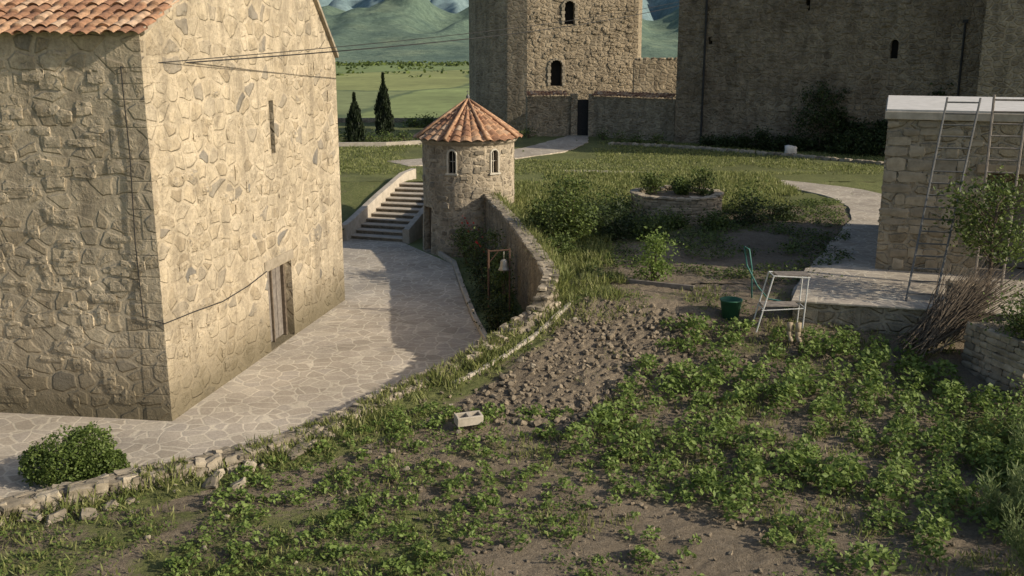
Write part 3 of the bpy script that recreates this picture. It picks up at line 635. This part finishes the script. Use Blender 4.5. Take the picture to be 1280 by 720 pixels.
mb=MB(); mb.prism([(7.82,27.12),(12.9,25.8),(20,24.4),(20,30),(12,32.5),(9.4,31.3)],1.974,2.03); mb.build('platform_paving',[M['pave2']],recalc=True,bevel=.01)
# ------------------------------------------------------------------ annexe
an=empty('stone_annexe'); a0=np.array([11.6,31.2]);ad=np.array([.94,-.35]);ad/=np.linalg.norm(ad);ab=np.array([-ad[1],ad[0]]);aang=math.atan2(ad[1],ad[0])
mb=MB(); mb.prism([a0,a0+ad*8,a0+ad*8+ab*9,a0+ab*9],1.5,6.75); abd=mb.build('walls',[M['annexe']],parent=an,recalc=True)
p=a0+ad*4.6; m=MB(); m.box((p[0],p[1],3.6),(3.3,3.2,3.3),aang); cu=m.build('cutter',[M['dark']]); cut(abd,cu)
mb=MB()
z=2.05
while z<6.6:
    h=rng.uniform(.2,.42); s=.02
    while s<2.9:
        wd=rng.uniform(.25,.85)
        if s+wd>2.92: break
        if rng.random()<.72:
            p=a0+ad*(s+wd/2)+ab*.035; addstone(mb,(p[0],p[1],z+h/2+rng.uniform(-.03,.03)),(wd*.98,.14,h*rng.uniform(.75,1.)),aang,0,.03)
        s+=wd+.03
    z+=h+.03
mb.build('face_stones',[M['dress']],parent=an)
mb=MB(); o=a0-ad*.1-ab*.1; mb.prism([o,o+ad*8.3,o+ad*8.3+ab*9.3,o+ab*9.3],6.76,7.0); mb.build('roof_slab',[M['concrete']],parent=an,bevel=.02,recalc=True)
mb=MB(); o=a0-ad*.06-ab*.06; mb.prism([o,o+ad*8.2,o+ad*8.2+ab*9.2,o+ab*9.2],7.003,7.06); mb.build('roof_screed',[M['whiteconc']],parent=an,recalc=True)
mb=MB(); p=a0+ad*4.6-ab*.03; mb.box((p[0],p[1],5.36),(3.9,.14,.26),aang); mb.build('lintel',[M['lwood']],parent=an,bevel=.01)
mb=MB(); p=a0+ad*4.2+ab*1.5; mb.box((p[0],p[1],3.2),(1.,.08,2.2),aang); mb.build('door',[M['wood']],parent=an)
def ladder(name,f1,f2,t1,t2,n,mat,r=.03):
    f1,f2,t1,t2=[np.array(q,float) for q in(f1,f2,t1,t2)]; m=MB(); m.tube([f1,t1],r*1.3,0,6); m.tube([f2,t2],r*1.3,0,6)
    for i in range(n):
        t=(i+.6)/n; m.tube([f1+(t1-f1)*t,f2+(t2-f2)*t],r,0,6)
    m.build(name,[mat])
ladder('metal_ladder',(11.0,27.05,2.03),(11.75,26.9,2.03),(13.0,30.35,7.45),(13.85,30.05,7.45),17,M['metal'],.024)
ladder('wooden_ladder',(13.6,28.6,2.03),(14.3,28.4,2.03),(14.2,29.95,7.55),(15.05,29.65,7.55),16,M['wood'],.03)
# ------------------------------------------------------------------ vegetation
def shrub(name,x,y,z,h,w,nl,ls,mat,bare=.12,up=.4,clumps=14,sq=1.,nsig=1.):
    m=MB(); P=[]
    for i in range(clumps):
        a=rng.uniform(0,6.28); t=rng.uniform(bare,1); rr=w/2*math.sqrt(max(.05,1-(2*abs(t-.5))**2.5))*rng.uniform(.2,.85)
        c=np.array([x+rr*math.cos(a),y+rr*math.sin(a)*sq,z+h*t*.92])
        m.tube([(x+rng.normal()*.03,y+rng.normal()*.03,z-.05),((x+c[0])/2+rng.normal()*.04,(y+c[1])/2,z+(c[2]-z)*.55),tuple(c)],[.012+h*.012,.009+h*.006,.005],1,5)
        s=w*rng.uniform(.13,.24)*nsig; k=int(nl/clumps); P.append(c+rng.normal(size=(k,3))*[s,s,s*.75])
    P=np.concatenate(P); P=P[P[:,2]>z]; q=leafquads(P,ls,up); m.addq(q,len(q),0); return m.build(name,[mat,M['bark']])
m=MB(); P=[]
for (cx,cy,cz,r) in((-9.35,19.8,.5,.6),(-9.0,19.95,.62,.48),(-8.75,19.7,.4,.42),(-9.8,19.6,.42,.5),(-9.3,19.4,.35,.5),(-9.2,20.2,.5,.5),(-8.55,19.95,.25,.3),(-10.1,19.8,.3,.35)):
    n=1900; d=rng.normal(size=(n,3)); d/=np.linalg.norm(d,axis=1)[:,None]; rr=r*(rng.uniform(.5,1.08,n)**.5)*(1+.17*np.sin(d[:,0]*7+cx*9)*np.sin(d[:,2]*8)); P.append(np.array([cx,cy,cz])+d*rr[:,None])
P=np.concatenate(P); P=P[P[:,2]>.02]; q=leafquads(P,.07,.3); m.addq(q,len(q)); m.tube([(-9.3,19.8,-.05),(-9.3,19.8,.5)],[.05,.03],1,6); m.build('round_boxwood',[M['boxw'],M['bark']])
shrub('garden_shrub',2.15,36.5,1.85,2.4,1.9,4200,.13,M['shrub'],.1,.4,20)
shrub('garden_shrub',1.5,33.6,1.85,1.0,1.3,1400,.1,M['shrub'],.05)
shrub('garden_shrub',4.4,30.4,1.8,1.45,1.2,1500,.11,M['potato'],.05,.3,14)
for (x,y,h,w) in((3.2,38.5,1.0,2.2),(4.6,39.,1.,2.),(2.6,40.5,1.0,2.2),(4.4,42,.9,2),(5.3,37.5,.7,1.6),(9.6,40.5,.9,1.8),(10.3,43,1.3,1.6),(1.2,40.5,.8,1.6),(.9,37,.7,1.1),(11.2,41.5,.5,1.3),(3.8,37.2,.8,1.8),(6.3,39.3,.6,1.5),(8.2,39.2,.5,1.4)):
    shrub('garden_shrub',x,y,1.85,h,w,1500,.12,M['shrub'] if rng.random()<.5 else M['dshrub'],.0)
for (x,y,h,w) in((-.5,31.2,1.0,1.0),(-.7,34,1.4,1.3),(-1.0,36.5,1.6,1.3),(-1.3,39,1.9,1.3),(-1.9,41.3,1.7,1.1),(.0,30.,.8,.9),(-.2,33,1.8,.8),(-.4,35.3,2.,.8),(-.7,38,2.1,.8)):
    shrub('bed_shrub',x,y,-.05,h,w,1300,.1,M['dshrub'] if rng.random()<.7 else M['shrub'],.0)
m=MB(); P=np.array([(-1.6,40.4,1.75),(-1.7,40.7,1.6),(-1.1,37,1.5),(-1.3,38.4,1.6),(-1.9,41.,1.9)])
P=np.repeat(P,6,0)+rng.normal(size=(30,3))*.12; q=leafquads(P,.1,.2,.9); m.addq(q,len(q)); m.build('red_flowers',[M['flower']])
pl=empty('round_stone_planter'); PC=(6.95,42.0)
mb=MB(); mb.lathe([(1.86,1.7),(1.88,2.9),(1.6,2.92),(1.6,2.6)],(*PC,0),40,0)
for k in range(34):
    t=2*math.pi*(k+rng.uniform(-.2,.2))/34; addstone(mb,(PC[0]+1.76*math.cos(t),PC[1]+1.76*math.sin(t),2.9+rng.uniform(-.03,.03)),(.38,.38,.1),t,1,.08)
for kk in range(7):
    t=rng.uniform(0,.2); t0=t
    while t<6.2+t0:
        wd=rng.uniform(.2,.5); t+=wd/1.86/2; addstone(mb,(PC[0]+1.82*math.cos(t),PC[1]+1.82*math.sin(t),1.93+kk*.14),(.16,wd,.13),t,1,.05); t+=wd/1.86/2
mb.build('planter_wall',[M['retain'],M['dress']],parent=pl)
mb=MB(); mb.lathe([(1.65,2.75),(1.,2.85),(.01,2.95)],(*PC,0),24); mb.build('planter_soil',[M['soilm']],parent=pl)
for x,y,h,w in((6.0,42.2,.95,1.),(8.0,42.,1.05,1.25),(7.1,41.6,.55,.6),(7.2,42.9,.5,1.)): 
    o=shrub('planter_plant',x,y,2.8,h,w,1100,.11,M['shrub'],.0); o.parent=pl
def tree(name,x,y,z,h,w,nl,ls,mat,th=.3):
    m=MB(); P=[]; top=(x+.1,y,z+h*.75)
    m.tube([(x,y,z-.1),(x+.05,y+.03,z+h*th),(x-.03,y,z+h*.5),top],[.07,.055,.035,.012],1,7)
    for i in range(26):
        t=rng.uniform(th*.8,.8); a=rng.uniform(0,6.28); b=np.array([x,y,z+h*t]); l=w*.5*rng.uniform(.6,1.05)
        e=b+np.array([math.cos(a)*l,math.sin(a)*l,h*rng.uniform(.05,.28)]); mid=(b+e)/2+[0,0,.08]
        m.tube([b,mid,e],[.025,.015,.006],1,5)
        for f in(.45,.7,.9,1.05): P.append(b+(e-b)*f+rng.normal(size=(int(nl/104),3))*[w*.09,w*.09,h*.045])
    P=np.concatenate(P); q=leafquads(P,ls,.2); m.addq(q,len(q),0); return m.build(name,[mat,M['bark']])
tree('small_fruit_tree',13.4,27.4,2.0,3.5,2.6,2900,.13,M['shrub'])
def cypress(name,x,y,z,h,w):
    m=MB(); n=5200; t=rng.uniform(0.02,1,n)**.9; prof=np.sin(np.clip(t*1.05+.12,0,1.)**.75*math.pi)**.6*w/2*(1-.25*t)
    a=rng.uniform(0,6.28,n); lump=1+.18*np.sin(a*3+t*9)+.12*np.sin(a*5-t*17); r=prof*lump*rng.uniform(.55,1.05,n)
    P=np.stack([x+r*np.cos(a),y+r*np.sin(a),z+.1+t*h],1); q=bladequads(P,.3,.1,.2); m.addq(q,n,0); m.tube([(x,y,z-.1),(x,y,z+h*.8)],[.1,.02],1,6); m.build(name,[M['cypress'],M['bark']])
cypress('cypress_tree',-11.5,74,1.8,3.4,1.25); cypress('cypress_tree',-10.,79,1.8,4.7,1.4)
mb=MB(); ribbon(mb,[(-30,94.5,2.3),(-3.,94.5,2.3)],.45,0); mb.build('terrace_wall',[M['retain']])
for i in range(10): 
    x=-9+i*.75; shrub('hedge_bush',x,90+rng.normal()*1.2,1.85,rng.uniform(.5,1.3),rng.uniform(1.2,2.),300,.2,M['shrub'],.0)
mb=MB(); ribbon(mb,[(-14,71.5,2.2),(-9,71.8,2.2),(-6.4,73.5,2.2),(-6.2,76,2.2)],.4,0); mb.build('flower_bed_wall',[M['concrete']])
for i in range(9): shrub('flower_bed_bush',-13+i*.85,74.2+rng.normal()*.7,1.9,rng.uniform(.4,1.),1.3,300,.16,M['shrub'],.0)
mb=MB(); bp=[(7.2,72.8,2.1),(10,71.6,2.1),(13,69.6,2.1),(18,65,2.1),(24,58.5,2.1)]
for p,t in walk(bp,.42): addstone(mb,(p[0],p[1],1.97),(.45,.3,.3),math.atan2(t[1],t[0]),0,.1)
mb.build('lawn_border_stones',[M['loose']])
for s,off,h,w in [(.15,1.,.7,1.3),(.22,1.2,.9,1.6),(.28,1.1,.8,1.5),(.34,1.,1.3,1.6),(.38,1.4,.9,1.7),(.42,1.2,1.1,1.8),(.46,1.5,1.,1.6),(.5,1.1,1.4,1.9),(.57,1.,1.7,2.),(.61,1.7,1.1,2.),(.65,1.3,1.5,2.2),(.69,1.8,1.1,2.),(.72,1.,1.9,2.),(.75,1.7,1.2,2.),(.78,1.2,1.6,2.),(.84,1.2,2.4,2.1),(.9,1.,3.6,2.)]:
    p=cp(s)-cn*off; shrub('castle_hedge',p[0],p[1],1.85,h,w,900,.18,M['dshrub'],.0)
p=cp(.53)-cn*.9; tree('small_yard_tree',p[0],p[1],1.9,4.6,3.,2200,.2,M['dshrub'])
for x,y in((8.,74.2),(9.2,74.),(10.4,73.2),(7.,77),(1.3,78.3)): shrub('yard_bush',x,y,1.9,.8,1.2,260,.15,M['shrub'],.0)
# potato plants
m=MB(); POT=[(.9,20.3),(4.4,27.0),(7.,26.6),(11,25.6),(11.6,22.5),(11.,17.5),(6.5,15.5),(4.9,16.),(3.6,18.6),(1.9,19.2)]
dirv=np.array([.42,.907]); per=np.array([.907,-.42]); PP=[];SS=[]
for r in range(-30,45):
    for s in np.arange(8,42,.31):
        p=per*(r*.9+.12*math.sin(s*.7+r))+dirv*s+rng.normal(size=2)*.14
        if not inpoly(p[0],p[1],POT): continue
        nz=mn.noise((p[0]*.45,p[1]*.45,3.))
        if rng.random()<.12-nz*.8: continue
        PP.append(p); SS.append(rng.uniform(.6,1.3)*(1+.5*nz))
for _ in range(450):
    p=np.array([rng.uniform(-6,3.5),rng.uniform(15,22.5)])
    if p[0]<xL(p[1])+1.2 or (p[0]>-.4 and p[0]<4 and p[1]<18 and rng.random()<.6): continue
    PP.append(p); SS.append(rng.uniform(.25,.6))
for p,s in zip(PP,SS):
    k=int(75*s**1.4)+8; z0=float(gz(p[1])); a=rng.uniform(0,6.28,k); R_=.34*s; rr=np.sqrt(rng.uniform(0,1,k))*R_; lob=1+.25*np.sin(a*3+p[0]*9); rr=rr*lob
    hh=np.clip(1-(rr/(R_*1.3))**2,.1,1)*.4*s*rng.uniform(.35,1.1,k)
    m.addq(leafquads(np.stack([p[0]+rr*np.cos(a),p[1]+rr*np.sin(a),z0+.05+hh],1),.12*(.6+.4*s),.5,.62),k)
m.build('potato_plants',[M['potato']])
def scatter(n,xr,yr,cond): 
    x=rng.uniform(*xr,n);y=rng.uniform(*yr,n); k=cond(x,y); return x[k],y[k]
def tufts(name,x,y,per_,L,W,mat,sp=.1,lean=.45,zadd=0.):
    n=len(x); X=np.repeat(x,per_)+rng.normal(size=n*per_)*sp; Y=np.repeat(y,per_)+rng.normal(size=n*per_)*sp; Z=gz(Y)+np.repeat(np.broadcast_to(zadd,n),per_)
    P=np.stack([X,Y,Z],1); m=MB(); q=bladequads(P,L,W,lean); m.addq(q,len(q)); m.build(name,[mat])
x,y=scatter(6500,(-14,13),(14.5,30),lambda x,y:(x>xL(y)+.15)&(rng.uniform(size=len(x))<np.clip((greenness(x,y)-.22)*1.5+vn(x,y,.6,4)*1.5,0,1)))
tufts('garden_weeds',x,y,9,.17,.035,M['grass'],.11)
x,y=scatter(9000,(-12,12),(14.5,29),lambda x,y:(x>xL(y)+.3)&(~inpoly(x,y,PLOT))&(vn(x,y,.55,8)+vn(x,y,1.7,4)*.35+.2*(x<-1)+.2*(y<17.5)*(x<0)>.17))
n=len(x);k=7;X=np.repeat(x,k)+rng.normal(size=n*k)*.09;Y=np.repeat(y,k)+rng.normal(size=n*k)*.09
P=np.stack([X,Y,gz(Y)+rng.uniform(.02,.14,n*k)],1); m=MB(); q=leafquads(P,.07,.8,.6); m.addq(q,len(q)); m.build('broadleaf_weeds',[M['boxw']])
x,y=scatter(15000,(-12,6),(16,34),lambda x,y:(x>xL(y)+.22)&(x<xL(y)+1.3+(y>27)*1.2)&(rng.uniform(size=len(x))<.5+vn(x,y,.9,1.)))
tufts('wall_grass',x,y,7,.2+.22*np.clip(.5+vn(np.repeat(x,7),np.repeat(y,7),1.3,6),0,1),.035,M['grass'],.08,.5)
px=[];py=[];pz=[]
for p,t in walk(lowp,.035):
    if mn.noise((p[0]*.9,p[1]*.9,7))<(-.12 if p[0]>-5 else .1): continue
    nn=np.array([-t[1],t[0]]); c=p[:2]+nn*rng.uniform(-.3,.17); px.append(c[0]);py.append(c[1]);pz.append(p[2]-.1-float(gz(c[1])))
tufts('wall_top_grass',np.array(px),np.array(py),8,.18,.03,M['grass'],.05,.6,np.array(pz))
px=[];py=[];pz=[]
for p,t in walk(rp[1:],.05):
    nn=np.array([-t[1],t[0]]); c=p[:2]-nn*rng.uniform(.1,.5); px.append(c[0]);py.append(c[1]);pz.append(p[2]-.25-float(gz(c[1])))
tufts('wall_top_grass',np.array(px),np.array(py),8,.4,.04,M['grass'],.08,.6,np.array(pz))
x,y=scatter(3200,(-1,5),(33,52),lambda x,y:(x>xL(y)+.2)&(x<3.2+(y-33)*.1)); tufts('long_grass',x,y,9,.3,.05,M['grass'],.15)
x,y=scatter(4200,(2,15),(44,56),lambda x,y:(x<14-(y<48)*1.5)); tufts('long_grass',x,y,8,.24,.06,M['grass'],.2)
x,y=scatter(4200,(2.5,15),(30,46),lambda x,y:(x<10.5+(y-30)*.3)&(vn(x,y,.5,3)>-.05)&((x-PC[0])**2+(y-PC[1])**2>4.2)) 
n=len(x);k=8;X=np.repeat(x,k)+rng.normal(size=n*k)*.12;Y=np.repeat(y,k)+rng.normal(size=n*k)*.12
P=np.stack([X,Y,gz(Y)+rng.uniform(.02,.22,n*k)],1); m=MB(); q=leafquads(P,.1,.7,.6); m.addq(q,len(q)); m.build('bed_weeds',[M['shrub']])
x,y=scatter(9000,(-12,26),(56,75),lambda x,y:(vn(x,y,.25,2)>-.3)&~((x<5.5)&(x>-1)&(y>63))); tufts('lawn_grass',x,y,5,.14,.06,M['grass'],.25)
for i in range(34):
    x=rng.uniform(8.2,12.3);y=rng.uniform(14.8,19.5)
    if x<8.+(y-15)*.55: continue
    m=MB(); P=[]
    for s in range(9):
        a=rng.uniform(0,6.28); e=np.array([x+math.cos(a)*.35,y+math.sin(a)*.35,.25+rng.uniform(.6,1.1)]); b=np.array([x,y,.15]); m.tube([b,(b+e)/2+[0,0,.1],e],[.012,.008,.004],0,4)
        for f in np.linspace(.3,1,7): P.append(b+(e-b)*f+rng.normal(size=(16,3))*.07)
    P=np.concatenate(P); q=bladequads(P,.17,.024,.9); m.addq(q,len(q)); m.build('dill_plant',[M['feather']])
for (x,y,h,w) in((11.3,20.8,.9,1.5),(12.4,22.,.8,1.6),(12.2,19.8,1.,1.6),(12.9,21.,1.2,1.5),(10.6,19,.7,1.2),(12.6,17.8,1.2,1.7)): shrub('garden_shrub',x,y,.3,h,w,1500,.1,M['potato'],.0)
# ------------------------------------------------------------------ props
be=empty('bell_frame'); mb=MB(); mb.tube([(-.78,32.4,-.1),(-.78,32.4,2.4)],.035,0,8); mb.tube([(-.78,32.4,2.35),(-.08,32.4,2.4)],.028,0,8); mb.tube([(-.78,32.4,1.95),(-.45,32.4,2.36)],.016,0,6); mb.tube([(-.08,32.4,-.1),(-.08,32.4,2.44)],.028,0,8); mb.build('post',[M['rust']],parent=be)
mb=MB(); mb.lathe([(.0,.36),(.07,.35),(.11,.3),(.125,.15),(.16,.05),(.2,.0),(.18,.0),(.12,.1)],(-.27,32.4,1.72),20); mb.tube([(-.27,32.4,2.38),(-.27,32.4,2.05)],.012,0,5); mb.tube([(-.27,32.4,1.85),(-.27,32.4,1.62)],.02,0,6); mb.build('bell',[M['bronze']],parent=be,smooth=True)
mb=MB(); mb.box((0,0,.1),(.62,.3,.22)); o=mb.build('cinder_block',[M['concrete']],bevel=.012)
for dx in(-.15,.15):
    m=MB(); m.box((dx,0,.16),(.22,.2,.3)); cut(o,m.build('cutter',[M['concrete']]))
o.location=(-1.0,21.6,.55); o.rotation_euler=(.12,0,.35)
z=1.4
mb=MB(); mb.lathe([(.0,.02),(.23,.02),(.3,.56),(.32,.56),(.32,.6),(.28,.6),(.22,.06),(0,.06)],(6.2,27.4,z),24); mb.tube([(5.9,27.4,z+.56),(5.95,27.3,z+.35),(6.2,27.15,z+.25),(6.45,27.3,z+.35),(6.5,27.4,z+.56)],.01,0,5); mb.build('green_bucket',[M['bucket']],smooth=True)
mb=MB()
for dy in(0,.55):
    mb.tube([(6.72,26.45+dy,1.3),(7.15,26.6+dy,2.85)],.02,0,6); mb.tube([(8.0,26.5+dy,1.4),(8.1,26.6+dy,2.8)],.02,0,6); mb.tube([(7.15,26.6+dy,2.85),(8.15,26.6+dy,2.8)],.02,0,6); mb.tube([(6.85,26.5+dy,1.9),(8.05,26.55+dy,1.95)],.016,0,6)
for a in((7.15,2.85),(8.12,2.8),(6.9,1.92),(8.05,1.95)): mb.tube([(a[0],26.6,a[1]),(a[0],27.15,a[1])],.016,0,6)
mb.box((7.7,26.85,2.86),(.9,.5,.03),0,1); mb.box((7.4,26.85,2.0),(1.0,.5,.03),0,1); mb.build('white_frame_trestle',[M['white'],M['wood']])
mb=MB()
for i,(x,y) in enumerate(((7.5,26.0),(7.72,25.95))): mb.tube([(x,y,1.7),(x,y,1.45)],[.085,.075],0,8); mb.tube([(x,y+.02,1.3),(x,y-.22,1.26)],[.08,.06],0,8); mb.tube([(x,y,1.5),(x,y,1.22)],[.075,.08],0,8)
mb.build('rubber_boots',[M['lwood']],smooth=True)
mb=MB(); mb.tube([(7.0,28.3,1.8),(6.95,28.3,2.7),(6.85,28.3,3.25),(6.7,28.3,3.35),(6.78,28.2,2.8),(7.1,28.1,2.2),(7.4,28,1.85),(8.2,27.6,1.8)],.022,0,7); mb.build('garden_hose',[M['hose']],smooth=True)
mb=MB()
a=np.array([2.5,30.7]);b=np.array([5.5,29.3]); c=(a+b)/2; mb.box((c[0],c[1],1.86),(3.3,.12,.14),math.atan2(*(b-a)[::-1])); mb.build('timber_edging',[M['wood']],bevel=.01)
mb=MB(); mb.tube([(10.6,34.8,1.97),(11.8,36.6,2.0)],.02,0,5); mb.build('fallen_stick',[M['stick']])
mb=MB()
for i in range(360):
    b=np.array([10.6+rng.normal()*.3,25.1+rng.normal()*.22,1.12+abs(rng.normal())*.1]); e=np.array([12.6+rng.normal()*.4,26.2+rng.normal()*.4,2.6+rng.normal()*.25])
    s=rng.uniform(.0,.35); l=rng.uniform(.6,1.15); p0=b+(e-b)*s; p1=b+(e-b)*min(s+l,1.18); mid=(p0+p1)/2+rng.normal(size=3)*.09
    mb.tube([p0,mid,p1],[.016,.012,.005],0,4)
mb.build('brushwood_pile',[M['stick']])
mb=MB(); mb.prism([(11.85,25.0),(12.4,23.0),(16,23.0),(16,25.3)],.4,2.0)
for k in range(8):
    s=0
    while s<1:
        wd=rng.uniform(.1,.2); s+=wd/2; p=np.array([11.82,25.0])+(np.array([12.37,22.97])-np.array([11.82,25.]))*min(s,1); addstone(mb,(p[0],p[1],.75+k*.17),(wd*2.1,.14,.16),-1.31,1,.06); s+=wd/2
for i in range(14): addstone(mb,(12.4+i*.27,23.0,2.0),(.3,.3,.12),0,1,.08)
mb.build('stone_raised_bed',[M['retain'],M['loose']],recalc=True)
for x,y,h,w in((12.8,24.3,.9,1.6),(13.6,23.8,.7,1.5),(12.7,23.4,.5,1.2)): shrub('raised_bed_plant',x,y,2.0,h,w,1000,.1,M['shrub'],.0)
mb=MB()
for k in range(4): mb.box((12.6,27.2,2.1+k*.13),(.7,.5,.09),.2)
for a in(-.3,.3):
    for b in(-.2,.2): mb.box((12.6+a,27.2+b,2.3),(.05,.05,.55),.0)
mb.build('wooden_crate',[M['lwood']])
mb=MB(); addstone(mb,(18.2,65.7,2.2),(.7,.5,.7),0,0,.1); mb.build('white_boulder',[M['whiteconc']],smooth=True)
# ------------------------------------------------------------------ light, world, camera
el=math.radians(26); az=math.radians(-18)
s=Vector((math.cos(el)*math.cos(az),math.cos(el)*math.sin(az),math.sin(el)))
ld=bpy.data.lights.new('sun','SUN'); ld.energy=5.; ld.angle=math.radians(.5); ld.color=(1,.9,.74)
lo=bpy.data.objects.new('sun',ld); lo.rotation_euler=s.to_track_quat('Z','Y').to_euler(); scn.collection.objects.link(lo)
w=bpy.data.worlds.new('World'); scn.world=w; w.use_nodes=True; nt=w.node_tree
sk=nt.nodes.new('ShaderNodeTexSky'); sk.sky_type='NISHITA'; sk.sun_disc=False; sk.sun_elevation=el; sk.sun_rotation=math.radians(108); sk.dust_density=2.; sk.air_density=1.
nt.links.new(sk.outputs[0],nt.nodes['Background'].inputs[0]); nt.nodes['Background'].inputs[1].default_value=.13
cd_=bpy.data.cameras.new('camera'); cd_.lens=35.16; cd_.sensor_width=36; cd_.clip_end=40000; cd_.clip_start=.1
co=bpy.data.objects.new('camera',cd_); co.location=(0,0,9); co.rotation_euler=(math.radians(90-13.7),0,0); scn.collection.objects.link(co); scn.camera=co
scn.view_settings.view_transform='Standard'; scn.view_settings.look='None'; scn.view_settings.exposure=0
